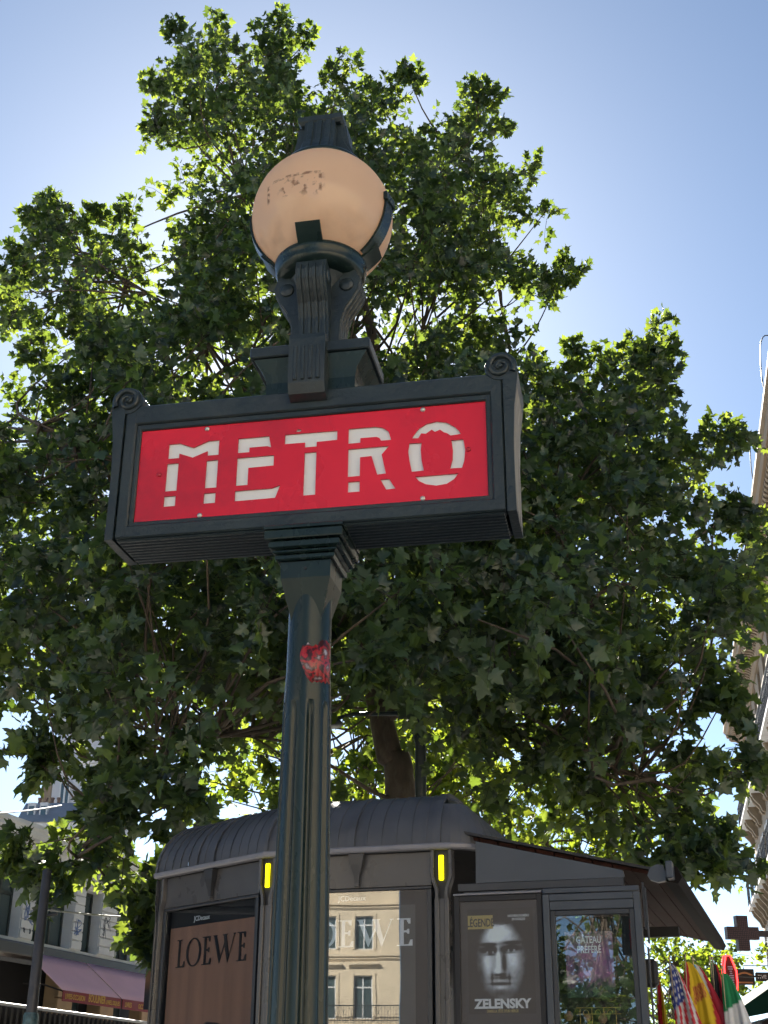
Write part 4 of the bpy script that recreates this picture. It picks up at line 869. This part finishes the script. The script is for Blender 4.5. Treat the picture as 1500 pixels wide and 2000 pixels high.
        for x in (x0+.05, x1-.05): m = MB(); m.tube([(x, -.12, 3.75), (x, -.6, 3.72), (x, -1.09, 3.58)], .018, 6); m.build('arm', RAIL, A)
    for s, x, sz, b in (('LIVRES-OCCASION', .98, .15, .002), ('BOULINIER', 2.02, .23, .004), ('LIVRES, DISQUES', 2.86, .13, .002), ('LIVRES', 3.80, .15, .002), ('OCCASION', 4.5, .15, .002)):
        text_mesh('valance_lettering', s, sz, YL, A, x, -1.129, 3.435, b, .70 if len(s) > 8 else .8)
left_building()

def far_left_block():
    p = at(75, 1600, 52); B = empty('apartment_building', (p[0], p[1], 0), R(-4)); tag(B, 'pale tall apartment block with a cornice peeping out left behind the leaves', 'building')
    zc = at(120, 1490, 52)[2]; zt = at(120, 1380, 52)[2]
    WALL = mat('pale_render', (.52, .52, .54), .85, var=.06, vscale=.5, dirt=(.42, .41, .40), dscale=.4, damt=.4)
    w0 = at(150, 1461, 52); wx = w0[0]-p[0]; wall_with_holes(B, .42, 2.35, 0, zt, [(wx, wx+.5, w0[2], w0[2]+.36)], WALL, .3)
    m = MB(); m.box(.43, 2.35, .31, 6, 0, zt-.01); m.build('core', WALL, B); m = MB(); m.bbox(0, .419, -.04, 6, 0, zc+.3, .02); m.build('pilaster', TAN, B)
    window(B, wx, wx+.5, w0[2], w0[2]+.36, depth=.12, leaves=1, fm=FRAMEW)
    mould(.42, 2.35, -.002, [(.03, zc-.35), (.06, zc-.3), (.03, zc-.28), (.03, zc-.1), (.14, zc-.06), (.18, zc+.02), (.18, zc+.06)], 'cornice', STONE, B)
    for k in range(2): window(B, .75+k*.85, 1.2+k*.85, zc-2.0, zc-.8, y=-.001, depth=-.02, leaves=2, fm=FRAMEW)
    p = at(36, 1600, 44); B = empty('slate_roof_house', (p[0], p[1], 0), R(-4)); tag(B, 'small house with slate roof, dormer and chimney pots in the gap left of the leaves', 'building')
    zr = at(50, 1555, 44)[2]; m = MB(); m.box(0, 2.4, 0, 5, 0, zr-.9); m.build('wall', STONE, B)
    m = MB(); m.prism([(-.1, zr-.9), (5.1, zr-.9), (4.3, zr-.1), (.7, zr-.1)], lambda y, z: (2.45, y, z), lambda y, z: (-.05, y, z)); m.build('roof', ZINC, B)
    for x in (.2, .62): 
        m = MB(); m.bbox(x, x+.28, .2, .8, zr-.8, zr-.18, .01); m.build('dormer', STONE, B); m = MB(); m.box(x+.05, x+.23, .19, .199, zr-.68, zr-.3); m.build('dormer_pane', PANE, B)
    m = MB(); m.box(-.1, 1.0, 1.6, 2.0, zr-.4, zr+.02); m.build('chimney_stack', TAN, B)
    for k in range(4): m = MB(); m.lathe([(.07, 0), (.055, .2), (.075, .24), (.075, .3)], n=10); m.build('chimney_pot', mat('clay_pot', (.25, .16, .12), .8), B, (.05+k*.23, 1.8, zr+.02))
far_left_block()

def right_building():
    f0 = at(1478, 1700, 60); B = empty('haussmann_building', (f0[0], f0[1], 0), R(258)); tag(B, 'tan stone apartment building with balconies and bracketed cornice at the right edge', 'building')
    Lx = 44; floors = [5.7, 9.15, 12.72]; holes = []; bays = [1.1+k*2.75 for k in range(16)]
    for z in floors:
        for x in bays: holes.append((x, x+1.15, z+.15, z+2.45))
    for x in bays: holes.append((x, x+1.15, 15.7, 16.7))
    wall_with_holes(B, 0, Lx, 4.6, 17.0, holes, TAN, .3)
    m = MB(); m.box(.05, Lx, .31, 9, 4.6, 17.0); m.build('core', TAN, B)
    m = MB(); m.box(0, Lx, .25, 9, 0, 4.6); m.build('ground_floor', SHOPD, B)
    for x0, x1, z0, z1 in holes: window(B, x0, x1, z0, z1, depth=.24, leaves=2, fm=FRAMEW, transom=.78)
    sh = None
    for z in floors:
        for x in bays[:9]:
            for dx in (-.60, 1.17):
                if sh is None:
                    m = MB(); m.bbox(0, .56, -.05, -.012, 0, 2.3, .008)
                    for k in range(18): m.box(.06, .50, -.066, -.049, .10+k*.12, .16+k*.12)
                    sh = m.build('shutter', SHUT, B, (x+dx, 0, z+.15)).data
                else: link('shutter', sh, B, (x+dx, 0, z+.15))
    for z in floors:
        mould(-.02, Lx, -.002, [(.03, z-.35), (.10, z-.28), (.06, z-.2)], 'string_course', TAN, B)
    for z, full in ((9.15, 0), (12.72, 1)):
        for i, x in enumerate(bays[:9]):
            w_ = 2.75 if full else 1.9; x0 = x-.37 if not full else x-.8
            m = MB(); m.prism([(0, z-.02), (-.62, z-.02), (-.62, z+.1), (0, z+.1)], lambda y, zz: (x0, y-.003, zz), lambda y, zz: (x0+w_-.01, y-.003, zz)); b = m.build('balcony', STONE, B)
            for bx in (x0+.2, x0+w_-.45):
                m = MB(); m.prism([(0, z-.75), (-.12, z-.72), (-.2, z-.5), (-.42, z-.25), (-.5, z-.022), (0, z-.022)], lambda y, zz: (bx, y-.004, zz), lambda y, zz: (bx+.22, y-.004, zz)); m.build('balcony_bracket', TAN, b)
            m = MB(); m.tube([(x0+.02, -.58, z+1.05), (x0+w_-.03, -.58, z+1.05)], .022, 5); m.tube([(x0+.02, -.58, z+.2), (x0+w_-.03, -.58, z+.2)], .014, 5)
            n = int(w_/.11)
            for k in range(n+1): xx = x0+.02+(w_-.05)*k/n; m.tube([(xx, -.58, z+.1), (xx, -.58, z+1.05)], .010, 4)
            for k in range(n//2): xx = x0+.08+k*.22; m.tube([(xx+.05*math.cos(a*math.pi/4), -.58, z+.72+.1*math.sin(a*math.pi/4)) for a in range(9)], .010, 4)
            for xx in (x0+.02, x0+w_-.03):
                m.tube([(xx, -.02, z+1.05), (xx, -.58, z+1.05)], .02, 5)
                for k in range(5): m.tube([(xx, -.08-k*.1, z+.1), (xx, -.08-k*.1, z+1.05)], .010, 4)
            m.build('railing', RAIL, b)
    mould(-.3, Lx, -.004, [(.04, 16.75), (.10, 16.8), (.10, 16.9), (.16, 16.95)], 'architrave', TAN, B)
    mould(-.6, Lx, -.004, [(.30, 17.32), (.66, 17.35), (.70, 17.45), (.70, 17.55), (.80, 17.62), (.80, 17.74)], 'cornice', TAN, B)
    m = MB(); m.box(-.3, Lx, .0, .6, 16.96, 17.32); m.build('frieze', TAN, B)
    md = None
    for k in range(138):
        x = -.35+k*.32
        if md is None:
            m = MB(); m.prism([(0, 16.97), (-.12, 16.98), (-.20, 17.05), (-.30, 17.10), (-.5, 17.12), (-.58, 17.20), (-.58, 17.315), (0, 17.315)], lambda y, z: (0, y, z), lambda y, z: (.17, y, z)); md = m.build('modillion', TAN, B, (x, -.005, 0)).data
        else: link('modillion', md, B, (x, -.005, 0))
    m = MB(); m.prism([(.15, 17.74), (1.0, 20.2), (2.2, 20.9), (9, 20.9), (9, 17.74)], lambda y, z: (0, y, z), lambda y, z: (Lx, y, z)); m.build('mansard_roof', ZINC, B)
    for i, x in enumerate(bays):
        m = MB(); m.box(x-.1, x+1.25, .0, 1.1, 17.9, 19.7); d = m.build('dormer', STONE, B); mould(x-.25, x+1.4, -.001, [(.05, 19.7), (.16, 19.76), (.16, 19.86)], 'dormer_cornice', STONE, d)
        m = MB(); m.box(x+.1, x+1.05, -.006, -.002, 18.1, 19.5); m.build('dormer_pane', PANE, d)
        if i in (9, 11): 
            m = MB(); m.tube(bezier([(x+.5, -.05, 19.8), (x+.5, -.45, 20.0), (x+.5, -.62, 19.5), (x+.5, -.62, 18.2), (x+.5, -.05, 17.9)], 4), .016, 6); m.build('stay', RAIL, d)
    for k in range(4): m = MB(); m.box(4+k*11, 5.5+k*11, 2.2, 3.0, 20.5, 22.6); m.build('chimney', TAN, B)
    # things on its shop front
    C = empty('pharmacy_cross', tuple(at(1449, 1823, 45)), R(8)); tag(C, 'unlit dark maroon pharmacy cross projecting over the street', 'cross sign')
    CM = bpy.data.materials.new('led_cross_face'); CM.use_nodes = True; n = CM.node_tree.nodes; l = CM.node_tree.links; tc = n.new('ShaderNodeTexCoord'); vo = n.new('ShaderNodeTexVoronoi'); vo.inputs['Scale'].default_value = 16; vo.inputs['Randomness'].default_value = .2; l.new(tc.outputs['Object'], vo.inputs[0])
    cr = n.new('ShaderNodeValToRGB'); cr.color_ramp.elements[0].position = .25; cr.color_ramp.elements[0].color = (.10, .045, .05, 1); cr.color_ramp.elements[1].position = .4; cr.color_ramp.elements[1].color = (.022, .012, .016, 1); l.new(vo.outputs[0], cr.inputs[0]); l.new(cr.outputs[0], n['Principled BSDF'].inputs['Base Color'])
    s, t = .56, .2; m = MB(); m.prism([(-t, -s), (t, -s), (t, -t), (s, -t), (s, t), (t, t), (t, s), (-t, s), (-t, t), (-s, t), (-s, -t), (-t, -t)], lambda x, z: (x, -.12, z), lambda x, z: (x, .12, z)); m.build('cross_body', CM, C)
    m = MB(); m.box(.561, 1.75, -.04, .04, -.10, .10); m.build('bracket', SHOPD, C)
    S = empty('tobacco_sign', tuple(at(1425, 1906, 36)), R(10)); tag(S, 'red lit elongated diamond shop sign with a ragged pale mark inside', 'shop sign')
    d = [(-.09, .50), (.04, .50), (.17, .12), (.17, -.18), (.12, -.48), (-.0, -.48), (-.16, -.06), (-.16, .22)]
    m = MB(); m.prism(d, lambda x, z: (x, -.06, z), lambda x, z: (x, .06, z)); m.build('sign_body', mat('dark_red_face', (.10, .008, .012), .5), S)
    m = MB(); m.tube([(x, -.075, z) for x, z in d+[d[0]]], .022, 8); m.tube([(x, .075, z) for x, z in d+[d[0]]], .022, 8); m.build('neon_edge', emit('red_neon', (1, .03, .03), 1.6), S)
    rg = random.Random(2); m = MB()
    for k in range(9): z = .22-k*.055; a = rg.uniform(.03, .07); m.box(-a+.01+k*.004, a+.01+k*.004, -.066, -.0605, z-.012, z+.016)
    m.build('pale_mark', mat('pale_blue_mark', (.42, .45, .62), .5), S)
    m = MB(); m.box(.165, .9, -.03, .03, -.02, .02); m.build('bracket', RAIL, S)
    OR = mat('orange_print', (.45, .20, .08), .5); 
    p = at(1454, 1908, 38); S = empty('hanging_sign', tuple(p), R(4)); tag(S, 'black hanging shop sign with an orange arc, right of the red lit sign', 'shop sign')
    m = MB(); m.bbox(-.28, .28, -.03, .03, -.21, .21, .01); m.build('board', SHOPD, S)
    m = MB(); m.tube([(-.24+.48*k/10, -.036, .02+.09*math.sin(k/10*math.pi)) for k in range(11)], .025, 6); m.v = [(x, -.0335+(y+.036)*.1, z) for x, y, z in m.v]; m.build('arc_mark', OR, S)
    m = MB(); m.box(-.22, .22, -.034, -.0305, -.17, -.13); m.build('line_mark', OR, S); m = MB(); m.tube([(0, 0, .21), (0, 0, .30), (1.3, 0, .30)], .015, 6); m.build('bracket', RAIL, S)
    p = at(1492, 1908, 38); S = empty('fascia_sign', tuple(p), R(4)); tag(S, 'dark grey shop sign with pale lettering at the right edge of the photo', 'shop sign')
    m = MB(); m.bbox(-.24, .6, -.03, .03, -.12, .12, .01); m.build('board', mat('charcoal_board', (.03, .03, .034), .5), S); text_mesh('lettering', 'FIVE &', .14, WHITEL, S, -.19, -.033, -.05, .001)
    p = at(1430, 1960, 33); A = empty('cafe_awning', (p[0], p[1], 0), R(6)); tag(A, 'dark green cafe awning at the lower right corner beside the flags', 'awning')
    GA = translucent('dark_green_canvas', (.008, .045, .035), (.01, .05, .03), .2, .1, 2, .02); z0 = at(1430, 1975, 33)[2]; z1 = at(1500, 1915, 33)[2]
    m = MB(); m.loft([[(x, y, zz) for y, zz in ((-.9, z0-.1), (-.9, z0+.02), (1.2, z1+.1), (1.2, z1))] for x in (0, 1.0, 2.0, 3.4)]); 
    m = MB(); xa, xb = 0, 1.6
    m.add([(0, -.6, z0-.18), (0, -.6, z0+.05), (1.6, -.2, z1+.25), (1.6, -.2, z0+.10), (0, .8, z0-.18), (0, .8, z0+.05), (1.6, .9, z1+.25), (1.6, .9, z0+.10)], [(0,3,2,1), (4,5,6,7), (0,1,5,4), (1,2,6,5), (2,3,7,6), (3,0,4,7)]); m.build('canvas', GA, A)
    m = MB(); m.prism([(.25, z0-1.2), (1.6, z0-1.2), (1.6, z0+.02), (.5, z0-.25)], lambda x, z: (x, -.5, z), lambda x, z: (x, .6, z)); m.build('glazed_front', SHOPD, A)
    m = MB(); m.tube([(.28, -.52, z0-1.2), (.42, -.52, z0-.22)], .02, 6); m.tube([(.55, -.52, z0-.20), (1.6, -.45, z0+.02)], .016, 6); m.build('rail', KTRIM, A)
right_building()

def cream_building(name, label, loc, rz, nb):
    """sunlit facades behind the camera: one mirrored in the kiosk glass, one added to bounce light"""
    B = empty(name, loc, rz); tag(B, label, 'building')
    Lx = 1.3+nb*1.98; holes = []; bays = [1.32+k*1.98 for k in range(nb)]
    for z, h in ((1.0, 2.6), (5.15, 2.05), (8.5, 1.7), (11.6, 1.6), (14.3, 1.4)):
        for x in bays: holes.append((x, x+.98, z, z+h))
    wall_with_holes(B, 0, Lx, 0, 16.6, holes, CREAM, .3); m = MB(); m.box(.02, Lx, .31, 8, 0, 16.6); m.build('core', CREAM, B)
    for x0, x1, z0, z1 in holes: window(B, x0, x1, z0, z1, depth=.26, leaves=2, fm=FRAMEW, transom=.72)
    for z in (4.6, 8.15, 10.75, 13.7): mould(0, Lx, -.002, [(.03, z-.22), (.12, z-.12), (.08, z-.06), (.2, z), (.2, z+.1)], 'string_course', CREAM, B)
    fr = None
    for x in bays:
        mould(x-.3, x+1.28, -.003, [(.04, 7.55), (.10, 7.62), (.26, 7.72), (.26, 7.8)], 'window_hood', CREAM, B)
        for z, h in ((5.15, 2.05), (8.5, 1.7), (11.6, 1.6)):
            for a, b in ((x-.16, x-.02), (x+1.0, x+1.14)): m = MB(); m.bbox(a, b, -.05, -.001, z, z+h+.12, .01); m.build('window_surround', CREAM, B)
    m = MB(); m.box(0, Lx, -.7, -.003, 4.72, 4.9); m.build('balcony', CREAM, B); m = MB()
    m.tube([(0, -.66, 5.75), (Lx, -.66, 5.75)], .03, 5); m.tube([(0, -.66, 5.05), (Lx, -.66, 5.05)], .02, 5)
    for k in range(int(Lx/.15)):
        x = k*.15; m.tube([(x, -.66, 4.9), (x, -.66, 5.75)], .012, 4)
        if k % 3 == 0: m.tube([(x, -.66, 5.1), (x+.3, -.66, 5.7)], .012, 4); m.tube([(x+.3, -.66, 5.1), (x, -.66, 5.7)], .012, 4)
    m.build('railing', RAIL, B)
    mould(-.3, Lx, -.003, [(.1, 16.2), (.3, 16.4), (.6, 16.5), (.6, 16.75)], 'cornice', CREAM, B); m = MB(); m.prism([(0, 16.6), (1.5, 19.5), (8, 19.5), (8, 16.6)], lambda y, z: (0, y, z), lambda y, z: (Lx, y, z)); m.build('roof', ZINC, B)
cream_building('cream_facade_building', 'sunlit cream facade with windows and balcony mirrored in the kiosk glass', (-34.6, -42.6, 0), R(146), 20)
cream_building('bounce_building', 'unseen long cream building behind the camera, added to bounce sunlight forward', (46, -20, 0), R(193), 24)  # unseen building, added so its sunlit front fills the shaded side
def darkening_block():  # made-up building, added to keep the poster door's reflection dark
    B = empty('reflection_darkener', (-34.6, -42.6, 0), R(146)); tag(B, 'made-up dark brick building added beside the cream facade to darken the kiosk reflection', 'building')
    DB = mat('darkening_block', (.028, .022, .02), .8, var=.3, vscale=3, bump=.3, bscale=20); holes = []
    wall_with_holes(B, -5.4, -.05, 0, 18.5, holes, DB, .3, y=-.6); m = MB(); m.box(-5.4, -.05, -.29, 8, 0, 18.4); m.build('core', DB, B)
    mould(-5.5, -.05, -.602, [(.1, 17.9), (.3, 18.1), (.3, 18.4)], 'cornice', DB, B)
darkening_block()
small_tree('plane_tree', 'sunlit plane tree behind the camera, mirrored in the kiosk glass door', -8.6, -14.0, 7.6, 1.9, 3.0, 50, 21, leaf=.24)

# ------------------------------------------------------------------ street furniture, cables, flags
def furniture():
    p = at(70, 1900, 10.5); T = empty('lamp_post', (p[0], p[1], PAV)); tag(T, 'slim dark grey street pole standing in front of the mauve awning', 'pole')
    zt = at(85, 1700, 10.5)[2]; m = MB(); m.lathe([(.075, 0), (.075, .5), (.05, .6), (.046, 1.9-PAV), (.036, zt-PAV), (.0, zt-PAV+.02)], n=16); m.build('shaft', mat('pole_grey_paint', (.045, .043, .045), .45, var=.2, vscale=8), T)
    m = MB(); m.lathe([(.052, 0), (.058, .02), (.058, .09), (.05, .11)], n=16); m.build('clamp_band', mat('teal_sticker', (.05, .10, .11), .5, var=.6, vscale=30), T, (0, 0, 1.83-PAV+.22))
    z = zt-PAV-.35; m = MB(); m.tube([(0, 0, z), (.12, 0, z+.02)], .012, 6); m.build('cable_hook', RAIL, T)
    CW = mat('pale_cable', (.5, .5, .5), .6)
    def cable(label, a, b, sag, r=.008):
        a, b = np.array(a), np.array(b); m = MB(); m.tube([a+(b-a)*k/10-np.array([0, 0, sag*math.sin(k/10*math.pi)]) for k in range(11)], r, 5); tag(m.build('overhead_cable', CW), label, 'cable')
    cable('thin pale cable running right from the street pole under the leaves', at(84, 1776, 10.5), at(330, 1792, 14), .02)
    cable('thin pale cable across the attic roof at the left edge', at(-40, 1590, 20), at(120, 1573, 26), .03, .014)
    # hoarding with dark vertical bars and a pale top rail
    a = at(-60, 1952, 12.0); b = at(290, 2024, 16.0); b[2] = a[2]; B = empty('street_railing', (a[0], a[1], 0), math.atan2(b[1]-a[1], b[0]-a[0])); tag(B, 'dark railing of close vertical bars with pale top rail, lower left', 'railing')
    L = float(np.hypot(b[0]-a[0], b[1]-a[1])); z = float(a[2]); n = int(L/.11); bar = None
    for k in range(n+1):
        if bar is None: m = MB(); m.bbox(-.022, .022, -.012, .012, .13, z-.02, .003); bar = m.build('bar', mat('dark_bar', (.012, .011, .012), .6), B, (0, 0, 0)).data
        else: link('bar', bar, B, (k*L/n, 0, 0))
    m = MB(); m.box(-.01, L, .03, .05, .2, z-.03); m.build('mesh_sheet', mat('dark_mesh', (.02, .018, .02), .8), B)
    m = MB(); m.tube([(0, 0, z), (L, 0, z)], .016, 8); m.build('top_rail', mat('pale_rail', (.5, .5, .52), .35), B)
    # banner on a mast beside the awning
    p = at(286, 1895, 31); q = at(286, 1972, 31); T = empty('advertising_banner', (p[0], p[1], 0), R(-10)); tag(T, 'dark banner with orange top and white number 13 left of the kiosk', 'banner')
    BM = bpy.data.materials.new('banner_print'); BM.use_nodes = True; n = BM.node_tree.nodes; l = BM.node_tree.links; tc = n.new('ShaderNodeTexCoord'); sx = n.new('ShaderNodeSeparateXYZ'); l.new(tc.outputs['Generated'], sx.inputs[0]); ns = n.new('ShaderNodeTexNoise'); ns.inputs['Scale'].default_value = 5; l.new(tc.outputs['Object'], ns.inputs[0])
    ad = n.new('ShaderNodeMath'); ad.operation = 'MULTIPLY_ADD'; ad.inputs[1].default_value = .35; l.new(ns.outputs[0], ad.inputs[0]); l.new(sx.outputs[2], ad.inputs[2])
    cr = n.new('ShaderNodeValToRGB'); e = cr.color_ramp.elements; e[0].position = .55; e[0].color = (.025, .022, .03, 1); e[1].position = .95; e[1].color = (.22, .10, .045, 1); l.new(ad.outputs[0], cr.inputs[0]); l.new(cr.outputs[0], n['Principled BSDF'].inputs['Base Color'])
    w_ = .75; m = MB(); m.bbox(0, w_, -.02, .02, q[2], p[2], .004); m.build('cloth', BM, T)
    m = MB(); m.bbox(-.02, w_+.02, -.04, .04, p[2], p[2]+.05, .01); m.build('top_bar', KTRIM, T); m = MB(); m.tube([(w_+.05, 0, 0), (w_+.05, 0, p[2]+.2)], .04, 8); m.build('mast', RAIL, T)
    hh = p[2]-q[2]
    for z, s in ((q[2]+hh*.40, '13'), (q[2]+hh*.17, '13')): 
        m = MB(); m.box(.17, .38, -.026, -.0205, z-.02, z+.17); m.build('number_plate', WHITEL, T); text_mesh('number', s, .19, mat('dark_number', (.06, .05, .08), .5), T, .18, -.029, z, .001, .9)
    # street lamp behind the kiosk
    p = at(822, 1545, 12.9); T = empty('street_lamp', (p[0], p[1], PAV)); tag(T, 'black cast-iron lamp standard rising from behind the kiosk roof beside the trunk', 'street lamp')
    zt = at(822, 1405, 12.9)[2]-PAV; m = MB(); m.lathe([(.12, 0), (.12, .6), (.075, .8), (.062, 2.5), (.056, zt-.25), (.075, zt-.22), (.075, zt-.18), (.05, zt-.14), (.045, zt)], n=16); m.build('shaft', IRONM, T)
    m = MB(); m.tube([(0, 0, zt-.02), (-.25, 0, zt+.06), (-.7, 0, zt+.05), (-.95, 0, zt-.02)], [.03, .026, .022, .02], 8); m.build('arm', IRONM, T)
    m = MB(); m.lathe([(.03, .10), (.10, .06), (.16, .0), (.15, -.02), (.02, -.03)], n=18); m.build('lantern', IRONM, T, (-.95, 0, zt-.05))
furniture()

def flags():
    base = at(1360, 2000, 9.2); S = empty('souvenir_stand', (base[0], base[1], PAV), R(-17.5)); tag(S, 'rack holding the little national flags beside the kiosk canopy', 'stand')
    m = MB(); m.bbox(-.55, .55, -.16, .16, .0, .12, .01); m.build('base', KDARK, S)
    for x in (-.45, .45): m = MB(); m.bbox(x-.02, x+.02, -.02, .02, .12, 1.70, .004); m.build('upright', KMETAL, S)
    for z in (1.45, 1.68): m = MB(); m.bbox(-.55, .55, -.05, .05, z, z+.03, .004); m.build('holder_bar', KMETAL, S)
    POLE = mat('pale_flag_stick', (.45, .36, .22), .5)
    def flag(label, top, Y, fn, lean=.0, L=.60, wid=.17, drift=.04):
        p = at(*top, Y); T = empty('flag', tuple(p), R(-8)); tag(T, label, 'flag', 'little national flags in the rack')
        m = MB(); h = p[2]-1.44; m.tube([(0, 0, 0), (-lean*h, 0, -h)], [.0045, .006], 6); m.build('stick', POLE, T)
        m = MB(); m.lathe([(.002, .018), (.007, .010), (.008, 0), (.004, -.008)], n=8); m.build('knob', POLE, T)
        nx, ny = 22, 40; vs = []; cs = []
        for j in range(ny+1):
            for i in range(nx+1):
                p_, q = j/ny, i/nx-.5; wd = .022+wid*p_**.6; fx = min(1, p_*.85+(q+.5)*.22*p_); fy = min(1, max(0, 1-(q+.5)*.62-p_*.30))
                x = -lean*p_*.5+wd*(q+.35)+drift*p_*p_; z = -.035-L*p_*(1-.16*(q+.5)); y = .022*math.sin(q*11+p_*4)*p_+.008*math.sin(q*25+p_*9)*p_
                vs.append((x, y, z)); cs.append(fn(fx, fy)+(1,))
        fs = [(j*(nx+1)+i, j*(nx+1)+i+1, (j+1)*(nx+1)+i+1, (j+1)*(nx+1)+i) for j in range(ny) for i in range(nx)]
        me = bpy.data.meshes.new('cloth'); me.from_pydata(vs, [], fs); ca = me.color_attributes.new('print', 'FLOAT_COLOR', 'POINT'); ca.data.foreach_set('color', np.array(cs, np.float32).ravel())
        me.polygons.foreach_set('use_smooth', [True]*len(fs)); me.materials.append(FLAGM); o = link('cloth', me, T); md = o.modifiers.new('thick', 'SOLIDIFY'); md.thickness = .0012
        md2 = o.modifiers.new('sub', 'SUBSURF'); md2.levels = 0; md2.render_levels = 1; md2.subdivision_type = 'SIMPLE'
    RED, WH, YE, BL, GR, BK = (.45, .015, .03), (.62, .62, .62), (.60, .40, .01), (.02, .04, .22), (.01, .20, .07), (.012, .012, .014)
    def usa(x, y):
        if x < .42 and y > .44:
            a, b = (x/.42*5.5) % 1-.5, ((y-.44)/.56*4.5) % 1-.5; return WH if a*a+b*b < .075 else BL
        return RED if int((1-y)*13) % 2 == 0 else WH
    def spain(x, y):
        if y > .75 or y < .25: return RED
        if abs(x-.36) < .09 and abs(y-.5) < .16: return (.35, .05, .03) if (int(x*40)+int(y*40)) % 2 else (.5, .25, .03)
        return YE
    mixed = lambda x, y: (.06, .30, .62) if y > .70 else WH if y > .45 else RED if y > .18 else YE
    ger = lambda x, y: BK if y > .5 else RED if y > .2 else YE
    ital = lambda x, y: GR if x < .36 else WH if x < .68 else RED
    red2 = lambda x, y: RED if y > .5 else YE
    flag('stars and stripes flag on a stick, nearest the glass door', (1307, 1873), 9.2, usa, -.05, wid=.17)
    flag('red and yellow flag with a small crest beside the stars and stripes', (1338, 1868), 9.25, spain, .03, wid=.24)
    flag('light blue, white and red flag between the crested and the black flag', (1353, 1873), 9.3, mixed, -.02, wid=.22, drift=.09)
    flag('black, red and gold flag hanging behind the crossed white sticks', (1391, 1873), 9.35, ger, .02, wid=.10, drift=-.02)
    flag('green, white and red flag at the right end of the rack', (1410, 1890), 9.2, ital, .0, wid=.20, drift=.03)
    flag('green, white and red flag half hidden behind its neighbour', (1386, 1872), 9.5, ital, -.03, wid=.12)
    flag('small red and yellow flag drooping close to the door edge', (1281, 1900), 9.4, red2, .0, L=.5, wid=.05, drift=.0)
FLAGM = vcol_mat('flag_cloth', .8)
flags()
